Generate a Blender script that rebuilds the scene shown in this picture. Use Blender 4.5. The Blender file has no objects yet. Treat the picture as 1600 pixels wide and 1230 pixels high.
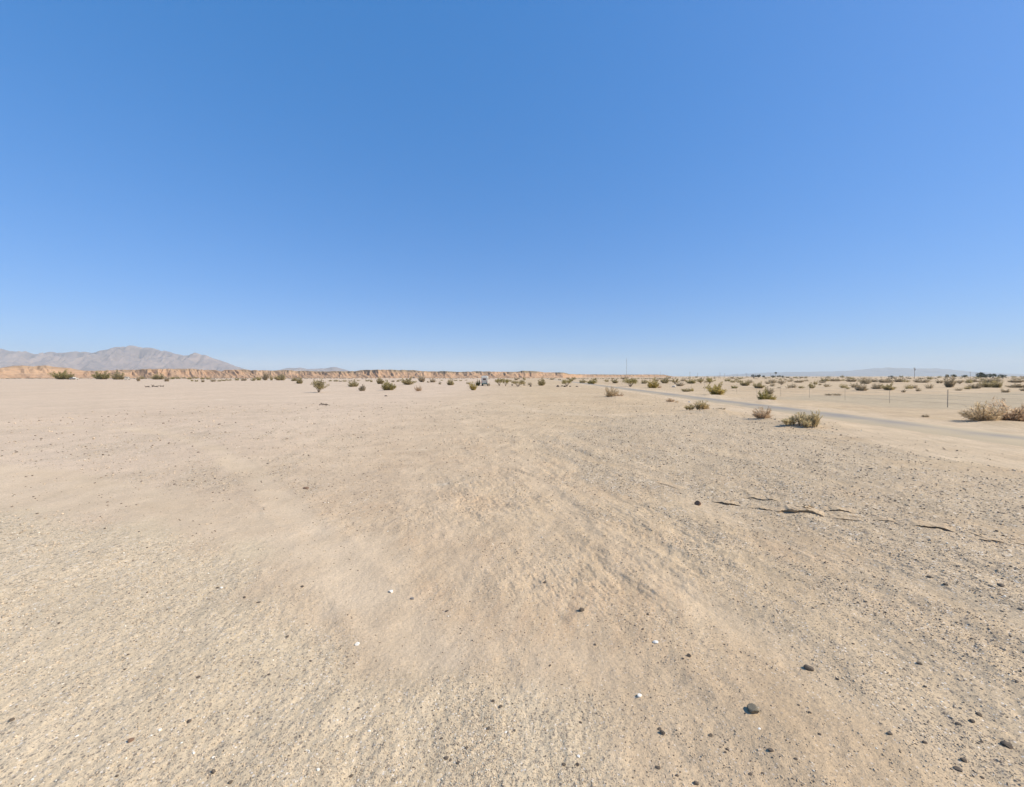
import bpy, bmesh, math, random
import numpy as np
from mathutils import Vector, Matrix

# ------------------------------------------------------------------ camera, sky, sun, exposure
scene = bpy.context.scene
COL = scene.collection
F = 615.0            # focal length in photo pixels (photo is 1600 x 1230)
HZ = 588.0           # horizon row
CAM_H = 2.5
SUN_AZ = 101.0        # clockwise from the view direction (+Y), so the sun is on the right
SUN_EL = 42.0

cd = bpy.data.cameras.new('camera')
cam = bpy.data.objects.new('camera', cd)
COL.objects.link(cam)
cam.location = (0, 0, CAM_H)
cam.rotation_euler = (math.radians(90), 0, 0)
cd.sensor_width = 36.0
cd.lens = F / 1600 * 36.0
cd.shift_y = -(615 - HZ) / 1600.0
cd.clip_start = 0.05
cd.clip_end = 60000
scene.camera = cam

world = bpy.data.worlds.new('World')
scene.world = world
world.use_nodes = True
wn = world.node_tree.nodes
wl = world.node_tree.links
bg = wn['Background']
sky = wn.new('ShaderNodeTexSky')
sky.sky_type = 'NISHITA'
sky.sun_disc = False
sky.sun_elevation = math.radians(SUN_EL)
sky.sun_rotation = math.radians(SUN_AZ)
sky.altitude = 0
sky.air_density = 1.0
sky.dust_density = 0.8
sky.ozone_density = 3.0
hs = wn.new('ShaderNodeHueSaturation'); hs.inputs['Saturation'].default_value = 1.4
gm = wn.new('ShaderNodeGamma'); gm.inputs[1].default_value = 0.458
tn_ = wn.new('ShaderNodeMix'); tn_.data_type = 'RGBA'; tn_.blend_type = 'MULTIPLY'; tn_.inputs[0].default_value = 1.0
tn_.inputs[7].default_value = (1.20, 2.02, 3.36, 1)
wl.new(sky.outputs[0], hs.inputs['Color']); wl.new(hs.outputs[0], gm.inputs[0]); wl.new(gm.outputs[0], tn_.inputs[6]); wl.new(tn_.outputs[2], bg.inputs[0])
bg.inputs[1].default_value = 0.1

sd = bpy.data.lights.new('sun', 'SUN')
sun = bpy.data.objects.new('sun', sd)
COL.objects.link(sun)
sd.energy = 5.0
sd.angle = math.radians(0.5)
sd.color = (1.0, 0.92, 0.80)
az, el = math.radians(SUN_AZ), math.radians(SUN_EL)
sun_dir = Vector((math.sin(az) * math.cos(el), math.cos(az) * math.cos(el), math.sin(el)))
sun.rotation_euler = sun_dir.to_track_quat('Z', 'Y').to_euler()
sun.location = (60, -10, 60)

scene.view_settings.view_transform = 'Standard'
scene.view_settings.look = 'None'
scene.view_settings.exposure = 0.2
scene.view_settings.gamma = 1.0
scene.render.engine = 'CYCLES'
scene.cycles.use_denoising = True
scene.cycles.max_bounces = 6
scene.cycles.volume_bounces = 1
scene.cycles.volume_step_rate = 1.0

RNG = np.random.default_rng(7)
random.seed(7)

# ------------------------------------------------------------------ helpers
def at(px, py, z=0.0):
    """photo pixel -> point on the ground"""
    y = (CAM_H - z) * F / (py - HZ)
    return ((px - 800.0) / F * y, y)

def tag(o, label=None, cat=None, group=None, kind=None):
    if label: o['label'] = label
    if cat: o['category'] = cat
    if group: o['group'] = group
    if kind: o['kind'] = kind
    return o

def np_mesh(name, co, tris=None, quads=None, smooth=False, col=None):
    me = bpy.data.meshes.new(name)
    co = np.asarray(co, dtype=np.float32)
    me.vertices.add(len(co))
    me.vertices.foreach_set('co', co.ravel())
    parts = []; sizes = []
    if quads is not None and len(quads):
        q = np.asarray(quads, dtype=np.int32); parts.append(q.ravel()); sizes.append(np.full(len(q), 4, np.int32))
    if tris is not None and len(tris):
        t = np.asarray(tris, dtype=np.int32); parts.append(t.ravel()); sizes.append(np.full(len(t), 3, np.int32))
    li = np.concatenate(parts); sz = np.concatenate(sizes)
    me.loops.add(len(li)); me.loops.foreach_set('vertex_index', li)
    st = np.zeros(len(sz), np.int32); st[1:] = np.cumsum(sz)[:-1]
    me.polygons.add(len(sz))
    me.polygons.foreach_set('loop_start', st)
    me.polygons.foreach_set('loop_total', sz)
    if smooth: me.polygons.foreach_set('use_smooth', np.ones(len(sz), bool))
    if col is not None:
        for an, arr in col.items():
            a = me.color_attributes.new(an, 'FLOAT_COLOR', 'POINT')
            full = np.ones((len(co), 4), np.float32); full[:, :arr.shape[1]] = arr
            a.data.foreach_set('color', full.ravel())
    me.update(calc_edges=True)
    return me

def link(name, me, mat=None, parent=None):
    o = bpy.data.objects.new(name, me)
    COL.objects.link(o)
    if mat is not None and len(me.materials) == 0: me.materials.append(mat)
    if parent is not None: o.parent = parent
    return o

def empty(name, loc=(0, 0, 0), rz=0.0):
    o = bpy.data.objects.new(name, None)
    COL.objects.link(o)
    o.location = loc; o.rotation_euler = (0, 0, rz)
    o.empty_display_size = 0.2
    return o

def hash2(ix, iy, seed):
    ix = ix.astype(np.int64); iy = iy.astype(np.int64)
    h = (ix * 374761393 + iy * 668265263 + seed * 1442695041) & 0xffffffff
    h = ((h ^ (h >> 13)) * 1274126177) & 0xffffffff
    h = ((h ^ (h >> 16)) * 2246822519) & 0xffffffff
    return (h ^ (h >> 15)) & 0xffffffff

def perlin(x, y, seed=0):
    x = np.asarray(x, float); y = np.asarray(y, float)
    ix = np.floor(x); iy = np.floor(y)
    fx = x - ix; fy = y - iy
    u = fx * fx * fx * (fx * (fx * 6 - 15) + 10); v = fy * fy * fy * (fy * (fy * 6 - 15) + 10)
    def g(dx, dy):
        a = hash2(ix + dx, iy + dy, seed) * (2 * math.pi / 4294967296.0)
        return np.cos(a) * (fx - dx) + np.sin(a) * (fy - dy)
    a = g(0, 0); b = g(1, 0); c = g(0, 1); d = g(1, 1)
    return ((a + (b - a) * u) * (1 - v) + (c + (d - c) * u) * v) * 1.5

def fbm(x, y, octv=4, seed=0, gain=0.5):
    s = 0; amp = 1; tot = 0; f = 1
    for k in range(octv):
        s = s + amp * perlin(x * f, y * f, seed + k * 17); tot += amp; amp *= gain; f *= 2.03
    return s / tot

def ridged(x, y, octv=4, seed=0):
    s = 0; amp = 1; tot = 0; f = 1
    for k in range(octv):
        n = 1 - np.abs(perlin(x * f, y * f, seed + k * 31)) * 1.6
        s = s + amp * n; tot += amp; amp *= 0.5; f *= 2.1
    return s / tot

def sstep(a, b, x):
    t = np.clip((x - a) / (b - a), 0, 1)
    return t * t * (3 - 2 * t)

def line_dist(X, Y, pts):
    """distance to a polyline (world) and signed side"""
    best = np.full(X.shape, 1e9); side = np.zeros(X.shape)
    for (x0, y0), (x1, y1) in zip(pts[:-1], pts[1:]):
        dx, dy = x1 - x0, y1 - y0
        L2 = dx * dx + dy * dy
        t = np.clip(((X - x0) * dx + (Y - y0) * dy) / L2, 0, 1)
        ex = X - (x0 + t * dx); ey = Y - (y0 + t * dy)
        d = np.hypot(ex, ey)
        m = d < best
        best = np.where(m, d, best)
        side = np.where(m, np.sign(dx * ey - dy * ex), side)
    return best, side

def poly_sd(X, Y, pts):
    """signed distance to a polygon, positive inside"""
    n = len(pts)
    ins = np.zeros(X.shape, bool); best = np.full(X.shape, 1e9)
    for i in range(n):
        x0, y0 = pts[i]; x1, y1 = pts[(i + 1) % n]
        c = ((y0 > Y) != (y1 > Y)) & (X < (x1 - x0) * (Y - y0) / (y1 - y0 + 1e-12) + x0)
        ins ^= c
        dx, dy = x1 - x0, y1 - y0
        t = np.clip(((X - x0) * dx + (Y - y0) * dy) / (dx * dx + dy * dy + 1e-12), 0, 1)
        best = np.minimum(best, np.hypot(X - x0 - t * dx, Y - y0 - t * dy))
    return np.where(ins, best, -best)

def pxs(*pts): return [at(a, b) for a, b in pts]

# ------------------------------------------------------------------ node helper
def mat_new(name, rough=0.95, spec=0.15):
    m = bpy.data.materials.new(name); m.use_nodes = True
    b = m.node_tree.nodes['Principled BSDF']
    b.inputs['Roughness'].default_value = rough
    b.inputs['Specular IOR Level'].default_value = spec
    return m, m.node_tree.nodes, m.node_tree.links, b

def nd(ns, t, **kw):
    n = ns.new(t)
    for k, v in kw.items(): setattr(n, k, v)
    return n

def flat_mat(name, c, rough=0.6, spec=0.3, metal=0.0, var=0.12, scale=8.0):
    m, ns, ls, b = mat_new(name, rough, spec)
    b.inputs['Metallic'].default_value = metal
    tc = nd(ns, 'ShaderNodeTexCoord'); n = nd(ns, 'ShaderNodeTexNoise')
    n.inputs['Scale'].default_value = scale; n.inputs['Detail'].default_value = 5
    r = nd(ns, 'ShaderNodeValToRGB')
    r.color_ramp.elements[0].position = 0.3; r.color_ramp.elements[1].position = 0.7
    r.color_ramp.elements[0].color = (*[v * (1 - var) for v in c], 1)
    r.color_ramp.elements[1].color = (*[min(1, v * (1 + var)) for v in c], 1)
    ls.new(tc.outputs['Object'], n.inputs['Vector']); ls.new(n.outputs['Fac'], r.inputs[0]); ls.new(r.outputs[0], b.inputs['Base Color'])
    return m

def mixc(ns, ls, fac, a, b_, blend='MIX'):
    mx = nd(ns, 'ShaderNodeMix', data_type='RGBA', blend_type=blend)
    for sock, v in ((mx.inputs[0], fac), (mx.inputs[6], a), (mx.inputs[7], b_)):
        if hasattr(v, 'is_linked') or hasattr(v, 'links'): ls.new(v, sock)
        elif isinstance(v, (int, float)): sock.default_value = v
        else: sock.default_value = (*v, 1) if len(v) == 3 else v
    return mx.outputs[2]

def noise(ns, ls, vec, scale, detail=4, rough=0.55, dist=0.0):
    n = nd(ns, 'ShaderNodeTexNoise')
    n.inputs['Scale'].default_value = scale; n.inputs['Detail'].default_value = detail
    n.inputs['Roughness'].default_value = rough; n.inputs['Distortion'].default_value = dist
    ls.new(vec, n.inputs['Vector'])
    return n.outputs['Fac']

def mrange(ns, ls, v, a, b, c=0.0, d=1.0):
    m = nd(ns, 'ShaderNodeMapRange', clamp=True)
    ls.new(v, m.inputs[0])
    for i, q in enumerate((a, b, c, d)): m.inputs[i + 1].default_value = q
    return m.outputs[0]

def mathn(ns, ls, op, a, b=0.0):
    m = nd(ns, 'ShaderNodeMath', operation=op)
    for i, v in enumerate((a, b)):
        if isinstance(v, (int, float)): m.inputs[i].default_value = v
        else: ls.new(v, m.inputs[i])
    return m.outputs[0]

# ------------------------------------------------------------------ ground: zones and relief, all in world metres
ROAD_IN, ROAD_OUT, ROAD_SLOPE = 17.7, 21.3, 0.0407
SHOULDER = pxs((-900, 793), (0, 795), (120, 808), (250, 835), (400, 872), (450, 950), (560, 1025), (700, 1075), (900, 1120), (1010, 1240), (1020, 1900), (-2500, 1900))
TRACKS = [ # tyre tracks pressed in the sand (centre lines)
    (pxs((-250, 668), (60, 668), (200, 671), (270, 680), (340, 703), (400, 743), (450, 790), (500, 850), (575, 930), (690, 1020)), 0.30, 1.0),
    (pxs((-250, 690), (0, 735), (110, 745), (230, 775), (330, 802), (470, 835)), 0.42, 1.0),
    (pxs((690, 640), (745, 627), (800, 633), (845, 643), (920, 649), (1010, 648)), 0.55, 0.7),
    (pxs((730, 660), (800, 715), (860, 770), (960, 850), (1120, 960), (1400, 1110)), 0.28, 0.35),
    (pxs((640, 690), (650, 760), (690, 850), (760, 960), (880, 1120)), 0.30, 0.3),
    (pxs((860, 668), (1000, 735), (1130, 800), (1330, 880), (1640, 980)), 0.30, 0.35),
]
SAND2 = pxs((-300, 735), (0, 742), (110, 738), (200, 762), (330, 800), (460, 828), (600, 850), (660, 900), (720, 950), (900, 985), (980, 1040), (830, 1060), (690, 1000), (600, 965), (470, 900), (300, 850), (130, 812), (-300, 790))
STRIP = pxs((1000, 612), (1120, 641), (1200, 652), (1290, 668), (1390, 702), (1500, 722), (1600, 737), (1900, 775), (2600, 830), (2600, 700), (1600, 700), (1400, 664), (1200, 642), (1080, 624))
GRAVEL = pxs((840, 690), (950, 650), (1130, 645), (1290, 672), (1390, 706), (1500, 726), (1600, 741), (1900, 780), (1900, 1100), (1500, 960), (1330, 905), (1120, 860), (960, 790))
GRAVEL2 = pxs((1300, 860), (1700, 820), (2000, 1000), (2000, 1400), (1500, 1300), (1250, 1100), (1180, 960))
WASH = pxs((1195, 623.5), (1260, 617.5), (1400, 616.5), (1700, 611), (2200, 611), (2200, 645), (1600, 640), (1520, 640), (1400, 637), (1330, 632), (1270, 627))
SALT = [(505, 633, 1.6, .16), (545, 633, 1.4, .14), (440, 642, 1.6, .3), (340, 624, 3.0, .5), (270, 623, 2.5, .5), (650, 702, .5, .18), (690, 758, .4, .2), (985, 722, .5, .3), (1012, 752, .45, .25), (1190, 826, .3, .12)]
MOUNDS = [(960, 624, 1.5, 0.22), (972, 624, 1.3, 0.2), (662, 612, 0.9, 0.25), (1095, 645, 1.6, 0.16), (1125, 645, 1.2, 0.2), (1205, 657, 1.0, 0.15), (1290, 664, 1.1, 0.22), (1240, 664, 1.2, 0.15), (1585, 664, 1.6, 0.2), (1075, 613, 1.6, .18), (1200, 628, 1.5, .2), (1120, 619, 1.6, .2)]
SCARPS = [((790, 733), (810, 737), (835, 744), 0.02)]
LEDGES = [  # broken lips in the dried crust: photo points, lip height, depth behind
    (((1212, 800.5), (1225, 800.6), (1240, 802.5), (1256, 803), (1272, 804.5), (1288, 807.5)), .085, .34), (((1242, 790.5), (1250, 793.5), (1258, 796), (1270, 797.5)), .055, .25), (((1112, 783.5), (1124, 785), (1136, 788), (1158, 790)), .05, .3),
    (((1284, 797), (1300, 799), (1314, 800), (1338, 804)), .035, .3), (((1160, 777), (1180, 779), (1200, 783), (1222, 785)), .025, .3),
    (((1215, 793), (1228, 795), (1243, 797)), .03, .2), (((1300, 810), (1325, 812), (1350, 815)), .02, .3), (((1428, 823.5), (1450, 826), (1470, 828), (1492, 832)), .045, .35), (((1528, 844), (1545, 847), (1568, 848)), .03, .3),
    (((1168, 793), (1192, 797), (1214, 800)), .022, .2), (((1296, 805), (1322, 807), (1348, 810)), .02, .2), (((1368, 812), (1388, 816), (1402, 818)), .016, .2), (((1585, 850), (1620, 855), (1660, 858)), .014, .25),
    (((1020, 752), (1040, 757), (1062, 765)), .012, .25)]
SCARPS_W = [([at(*p) for p in s[:3]], s[3]) for s in SCARPS]
MOUNDS_W = [(*at(a, b), r, h) for a, b, r, h in MOUNDS]
SALT_W = [(*at(a, b), rx, ry) for a, b, rx, ry in SALT]

def zones(X, Y):
    R = np.hypot(X, Y)
    n1 = fbm(X / 1.7, Y / 1.7, 3, 3); n2 = fbm(X / 6.0, Y / 6.0, 3, 9); n3 = fbm(X / .45, Y / .45, 3, 21)
    # streaks along the old vehicle tracks
    u = X * 0.94 + Y * 0.34; v = -X * 0.34 + Y * 0.94
    st = fbm(u / .55, v / 3.6, 3, 41)
    z = {}
    z['shoulder'] = sstep(-0.35, 0.35, poly_sd(X, Y, SHOULDER) + 0.7 * n1 + .25 * n3)
    sand = np.zeros(X.shape)
    brk = sstep(-.35, .25, fbm(X / 1.3 + 3, Y / 1.3, 3, 23))
    for pts, w, k in TRACKS:
        d, _ = line_dist(X, Y, pts)
        sand = np.maximum(sand, (1 - sstep(w * 0.2, w * 1.9, d + 0.35 * n1 + .15 * n3)) * k * (.55 + .45 * brk))
    sand = np.maximum(sand, sstep(-0.3, 0.5, poly_sd(X, Y, SAND2) + 0.9 * n1 + .2 * n3) * 0.85)
    strip = sstep(-0.4, 0.5, poly_sd(X, Y, STRIP) + 0.6 * n1)
    rx = X - ROAD_SLOPE * Y
    strip = np.maximum(strip, sstep(15.4, 16.2, rx + 0.8 * n1) * (1 - sstep(22.6, 24.5, rx + 1.2 * n1)))
    z['sand'] = np.maximum(sand, strip * .6)
    g = sstep(-0.6, 0.9, poly_sd(X, Y, GRAVEL) + 1.8 * n1 + 2.6 * st + .6 * n3 - .2) * np.clip(.75 + .7 * n1 + .6 * st, .3, 1)
    g = np.maximum(g, 0.75 * sstep(-0.4, 0.5, poly_sd(X, Y, GRAVEL2) + 0.7 * n1 + 0.9 * st))
    patch = sstep(.05, .35, n2 * .5 + n1 * .35 + st * .5 + .04)
    g = np.maximum(g, patch * 0.45 * sstep(60, 12, R) * sstep(2.6, 4.5, R))
    z['gravel'] = g * (1 - 0.75 * z['sand']) * (1 - z['shoulder'])
    clay = sstep(.02, .34, fbm(X / 2.6 + 5, Y / 2.6, 4, 55) * .6 + .6 * st * .5 + .1) * sstep(22, 13, Y) * sstep(2.6, 4.2, Y) * sstep(-7, -2, X)
    z['clay'] = clay * (1 - .7 * strip) * (1 - z['shoulder'])
    salt = np.zeros(X.shape)
    for x0, y0, a, b in SALT_W:
        salt = np.maximum(salt, 1 - sstep(.3, 1.1, np.hypot((X - x0) / a, (Y - y0) / b) + .5 * n3 + .3 * n1))
    z['salt'] = salt * sstep(-.25, .3, n3 + .3 * n1)
    z['wash'] = sstep(-1.5, 2.0, poly_sd(X, Y, WASH) + 2.2 * n2)
    z['strip'] = strip
    z['st'] = st
    return z

def relief(X, Y, z=None):
    R = np.hypot(X, Y)
    if z is None: z = zones(X, Y)
    near = sstep(60, 20, R)
    h = 0.05 * fbm(X / 7, Y / 7, 3, 71) * sstep(120, 30, R) + 0.10 * fbm(X / 40, Y / 40, 3, 73) * sstep(3, 30, R) * sstep(4000, 600, R)
    rough = 1 - 0.65 * z['sand']
    h = h + near * rough * (0.028 * fbm(X / 1.1, Y / 1.1, 4, 75) + 0.030 * z['st'] * sstep(-4, 1, X) + 0.013 * fbm(X / .22, Y / .22, 3, 77))
    vn = sstep(14, 5, R)
    uu = X * 0.94 + Y * 0.34; vv = -X * 0.34 + Y * 0.94
    tn = fbm(uu / .55, vv / 1.5, 5, 97, .68)
    cz = sstep(3.6, 5, R) * sstep(24, 12, R) * sstep(-6, -1.5, X) * rough * (.25 + .75 * sstep(-.3, .3, fbm(X / 2.4, Y / 2.4, 3, 99) + .05)) * (.35 + .65 * sstep(-2.5, 0, X + .2 * Y - 1))
    h = h + cz * .0105 * (sstep(-.02, .03, tn) + sstep(.16, .20, tn) + sstep(-.2, -.16, tn))
    h = h + cz * .014 * fbm(X / .16, Y / .16, 3, 101, .65)
    h = h + vn * 0.006 * fbm(X / .06, Y / .06, 2, 79) * (0.5 + .8 * z['shoulder'] + .5 * z['gravel'])
    brk = sstep(-.35, .25, fbm(X / 1.3 + 3, Y / 1.3, 3, 23))
    for pts, w, k in TRACKS:
        d, _ = line_dist(X, Y, pts)
        d = d + .12 * fbm(X / .8, Y / .8, 2, 29)
        h = h + k * brk * (-0.011 * np.exp(-(d / (w * .8)) ** 2) + 0.009 * np.exp(-((d - w * 1.25) / (w * .35)) ** 2))
    for x0, y0, r, a in MOUNDS_W:
        h = h + a * np.exp(-(((X - x0) / r) ** 2 + ((Y - y0) / (r * .8)) ** 2))
    wob = 0.035 * fbm(X / .22, Y / .22, 3, 91)
    for pts, a in SCARPS_W:
        xs = [p[0] for p in pts]; ys = [p[1] for p in pts]
        m = (X > min(xs) - 1) & (X < max(xs) + 1) & (Y > min(ys) - 1) & (Y < max(ys) + 1)
        if not m.any(): continue
        xm, ym = X[m], Y[m]
        dx, dy = pts[-1][0] - pts[0][0], pts[-1][1] - pts[0][1]
        L = math.hypot(dx, dy)
        s = ((xm - pts[0][0]) * dx + (ym - pts[0][1]) * dy) / L
        # distance across, following the bend in the middle point
        t = np.clip(s / L, 0, 1)
        mx = ((pts[1][0] - pts[0][0]) * dx + (pts[1][1] - pts[0][1]) * dy) / L
        mo = (-(pts[1][0] - pts[0][0]) * dy + (pts[1][1] - pts[0][1]) * dx) / L
        bend = np.where(s < mx, mo * s / max(mx, 1e-3), mo * (L - s) / max(L - mx, 1e-3))
        c = (-(xm - pts[0][0]) * dy + (ym - pts[0][1]) * dx) / L - bend * (t > 0) * (t < 1) + wob[m]
        win = sstep(-0.06, 0.10, s) * sstep(L + 0.06, L - 0.12, s)
        up = sstep(-0.012, 0.012, c) * np.exp(-np.clip(c, 0, 9) / (0.10 + 0.25 * L))
        dn = -0.8 * np.exp(-(np.clip(c + 0.035, -9, 9) / 0.045) ** 2)
        h[m] = h[m] + 1.35 * a * win * (up + dn)
    rx = X - ROAD_SLOPE * Y
    rd = sstep(ROAD_IN - 1.2, ROAD_IN - .1, rx) * (1 - sstep(ROAD_OUT + .1, ROAD_OUT + 1.2, rx)) * sstep(900, 500, R)
    h = h * (1 - rd) - 0.03 * rd
    return h

def ground_z(x, y):
    return float(relief(np.array([float(x)]), np.array([float(y)]))[0])

def build_ground():
    th = np.radians(np.concatenate([np.linspace(-180, -64, 40)[:-1], np.linspace(-64, 64, 1180), np.linspace(64, 180, 40)[1:]]))
    f = F * 1024 / 1600
    ypx = np.concatenate([np.array([9000, 5000, 3000, 2000, 1400, 1050, 850, 700, 620, 560, 520, 490, 470, 455]), np.arange(445, 145, -0.72), np.arange(145, 120, -.2), np.arange(120, 8, -.72)])
    r = CAM_H * f / ypx
    r = np.concatenate([r, np.geomspace(r[-1] * 1.07, 18000, 70)])
    T, R = np.meshgrid(th, r)          # rows = radius
    X = (R * np.sin(T)).ravel(); Y = (R * np.cos(T)).ravel()
    z = zones(X, Y)
    H = relief(X, Y, z)
    co = np.stack([X, Y, H], 1)
    nr, nt = R.shape
    i = np.arange(nr - 1)[:, None] * nt + np.arange(nt - 1)[None, :]
    quads = np.stack([i, i + nt, i + nt + 1, i + 1], -1).reshape(-1, 4)
    # centre fan
    c = len(co); co = np.vstack([co, [[0, 0, 0]]])
    k = np.arange(nt - 1)
    tris = np.stack([np.full(nt - 1, c), k, k + 1], 1)
    def pad(a): return np.append(a, 0.0)
    A = np.stack([pad(z['sand']), pad(z['gravel']), pad(z['clay'])], 1)
    B = np.stack([pad(z['shoulder']), pad(z['salt']), pad(z['wash'])], 1)
    R1 = np.hypot(X, Y)
    Cc = np.stack([pad(np.clip(z['st'] * .5 + .5, 0, 1)), pad(sstep(4.5, 9, R1)), pad(sstep(-4, 1.5, X + .1 * Y))], 1)
    me = np_mesh('desert_ground', co, tris=tris, quads=quads, smooth=True, col={'zone_a': A, 'zone_b': B, 'zone_c': Cc})
    return tag(link('desert_ground', me, ground_material()), kind='structure')

def ground_material():
    m, ns, ls, b = mat_new('desert_ground', 1.0, 0.05)
    geo = nd(ns, 'ShaderNodeNewGeometry'); P = geo.outputs['Position']
    za = nd(ns, 'ShaderNodeAttribute', attribute_name='zone_a'); zb = nd(ns, 'ShaderNodeAttribute', attribute_name='zone_b')
    sa = nd(ns, 'ShaderNodeSeparateColor'); sb = nd(ns, 'ShaderNodeSeparateColor')
    ls.new(za.outputs['Color'], sa.inputs[0]); ls.new(zb.outputs['Color'], sb.inputs[0])
    sand, grav, clay = sa.outputs; shoulder, salt, wash = sb.outputs
    zc = nd(ns, 'ShaderNodeAttribute', attribute_name='zone_c'); sc_ = nd(ns, 'ShaderNodeSeparateColor'); ls.new(zc.outputs['Color'], sc_.inputs[0])
    streak, far, right = sc_.outputs
    mps = nd(ns, 'ShaderNodeMapping'); mps.inputs['Rotation'].default_value = (0, 0, math.radians(-19.7)); mps.vector_type = 'TEXTURE'
    mps.inputs['Scale'].default_value = (.20, 3.0, 1); ls.new(P, mps.inputs['Vector'])
    n_st = noise(ns, ls, mps.outputs[0], 1.0, 5, .62)
    n_t0 = noise(ns, ls, mps.outputs[0], 2.6, 6, .7)
    n_big = noise(ns, ls, P, 0.05, 4); n_mid = noise(ns, ls, P, 0.55, 5); n_sm = noise(ns, ls, P, 5.0, 5, .6); n_fine = noise(ns, ls, P, 38.0, 3, .6)
    n_grain = noise(ns, ls, P, 130.0, 2, .6)
    base = mixc(ns, ls, mrange(ns, ls, n_mid, .35, .65), (0.459, 0.330, 0.196), (0.539, 0.400, 0.242))
    base = mixc(ns, ls, mrange(ns, ls, n_big, .35, .7), base, (0.534, 0.404, 0.253))
    sxy = nd(ns, 'ShaderNodeSeparateXYZ'); ls.new(P, sxy.inputs[0])
    pale = mrange(ns, ls, mathn(ns, ls, 'ADD', sxy.outputs[0], mathn(ns, ls, 'MULTIPLY', n_big, 6.0)), 6.0, -9.0)
    base = mixc(ns, ls, mathn(ns, ls, 'MULTIPLY', pale, .5), base, (0.633, 0.489, 0.365))
    base = mixc(ns, ls, mathn(ns, ls, 'MULTIPLY', mathn(ns, ls, 'MULTIPLY', clay, mrange(ns, ls, n_t0, .42, .6)), .38), base, mixc(ns, ls, mrange(ns, ls, n_sm, .35, .7), (0.565, 0.373, 0.211), (0.504, 0.321, 0.181)))
    base = mixc(ns, ls, mathn(ns, ls, 'MULTIPLY', sand, .85), base, mixc(ns, ls, mrange(ns, ls, n_mid, .3, .7), (0.551, 0.416, 0.267), (0.605, 0.471, 0.318)))
    base = mixc(ns, ls, mathn(ns, ls, 'MULTIPLY', shoulder, .8), base, mixc(ns, ls, mrange(ns, ls, n_sm, .3, .7), (0.549, 0.431, 0.275), (0.610, 0.483, 0.315)))
    base = mixc(ns, ls, mathn(ns, ls, 'MULTIPLY', wash, .85), base, (0.422, 0.335, 0.215))
    gcol = mixc(ns, ls, mrange(ns, ls, n_sm, .3, .7), (0.458, 0.354, 0.229), (0.531, 0.410, 0.262))
    base = mixc(ns, ls, mathn(ns, ls, 'MULTIPLY', grav, .7), base, gcol)
    base = mixc(ns, ls, mathn(ns, ls, 'MULTIPLY', salt, .5), base, (0.685, 0.577, 0.415))
    # loose grit: pale and dark grains
    def grit(scale, thr, seedoff, amount_socket, colr):
        mp = nd(ns, 'ShaderNodeMapping'); mp.inputs['Location'].default_value = (seedoff, seedoff * .7, 0)
        ls.new(P, mp.inputs['Vector'])
        v = nd(ns, 'ShaderNodeTexVoronoi', feature='F1'); v.inputs['Scale'].default_value = scale; v.inputs['Randomness'].default_value = 1
        ls.new(mp.outputs[0], v.inputs['Vector'])
        sep = nd(ns, 'ShaderNodeSeparateColor'); ls.new(v.outputs['Color'], sep.inputs[0])
        pick = mrange(ns, ls, sep.outputs[0], thr, thr + .02)
        rad = mrange(ns, ls, v.outputs['Distance'], .42, .28)
        return mathn(ns, ls, 'MULTIPLY', mathn(ns, ls, 'MULTIPLY', pick, rad), amount_socket), colr
    gcov = mathn(ns, ls, 'ADD', mathn(ns, ls, 'MULTIPLY', grav, .75), mathn(ns, ls, 'ADD', mathn(ns, ls, 'MULTIPLY', shoulder, .40), .34))
    gcov = mathn(ns, ls, 'MULTIPLY', gcov, mathn(ns, ls, 'SUBTRACT', 1.0, mathn(ns, ls, 'MULTIPLY', sand, .7)))
    gfar = mathn(ns, ls, 'MULTIPLY', gcov, far)
    for sc, th, so, cc in ((22, .72, 13, (.22, .175, .125)), (11, .80, 17, (.24, .19, .135)), (15, .84, 19, (.66, .57, .44))):
        f, c = grit(sc, th, so, gfar, cc)
        base = mixc(ns, ls, f, base, c)
    for sc, th, so, cc in ((55, .62, 0, (.20, .165, .13)), (34, .80, 3, (.17, .14, .11)), (48, .86, 5, (.70, .63, .53)), (90, .6, 9, (.30, .24, .18))):
        f, c = grit(sc, th, so, gcov, cc)
        base = mixc(ns, ls, f, base, c)
    tone = mathn(ns, ls, 'ADD', mathn(ns, ls, 'MULTIPLY', mrange(ns, ls, n_fine, .25, .75), .22), .89)
    tone2 = mathn(ns, ls, 'ADD', mathn(ns, ls, 'MULTIPLY', mrange(ns, ls, n_grain, .25, .75), .24), .88)
    n_t = noise(ns, ls, P, 1.3, 7, .68); n_u = noise(ns, ls, P, .16, 6, .65)
    tone3 = mathn(ns, ls, 'ADD', mathn(ns, ls, 'MULTIPLY', mrange(ns, ls, n_t, .3, .7), .15), mathn(ns, ls, 'MULTIPLY', mrange(ns, ls, n_u, .32, .68), .13))
    tone = mathn(ns, ls, 'MULTIPLY', tone, mathn(ns, ls, 'ADD', tone3, .88))
    tst = mathn(ns, ls, 'MULTIPLY', mathn(ns, ls, 'SUBTRACT', mrange(ns, ls, n_st, .3, .7), .5), mathn(ns, ls, 'MULTIPLY', right, .20))
    tone = mathn(ns, ls, 'MULTIPLY', tone, mathn(ns, ls, 'ADD', tst, 1.0))
    tt = mathn(ns, ls, 'MULTIPLY', tone, tone2)
    cmb = nd(ns, 'ShaderNodeCombineColor')
    for i in range(3): ls.new(tt, cmb.inputs[i])
    base = mixc(ns, ls, 1.0, base, cmb.outputs[0], 'MULTIPLY')
    ls.new(base, b.inputs['Base Color'])
    # bump
    hgt = mathn(ns, ls, 'ADD', mathn(ns, ls, 'MULTIPLY', n_fine, .010), mathn(ns, ls, 'MULTIPLY', n_grain, .006))
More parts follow.
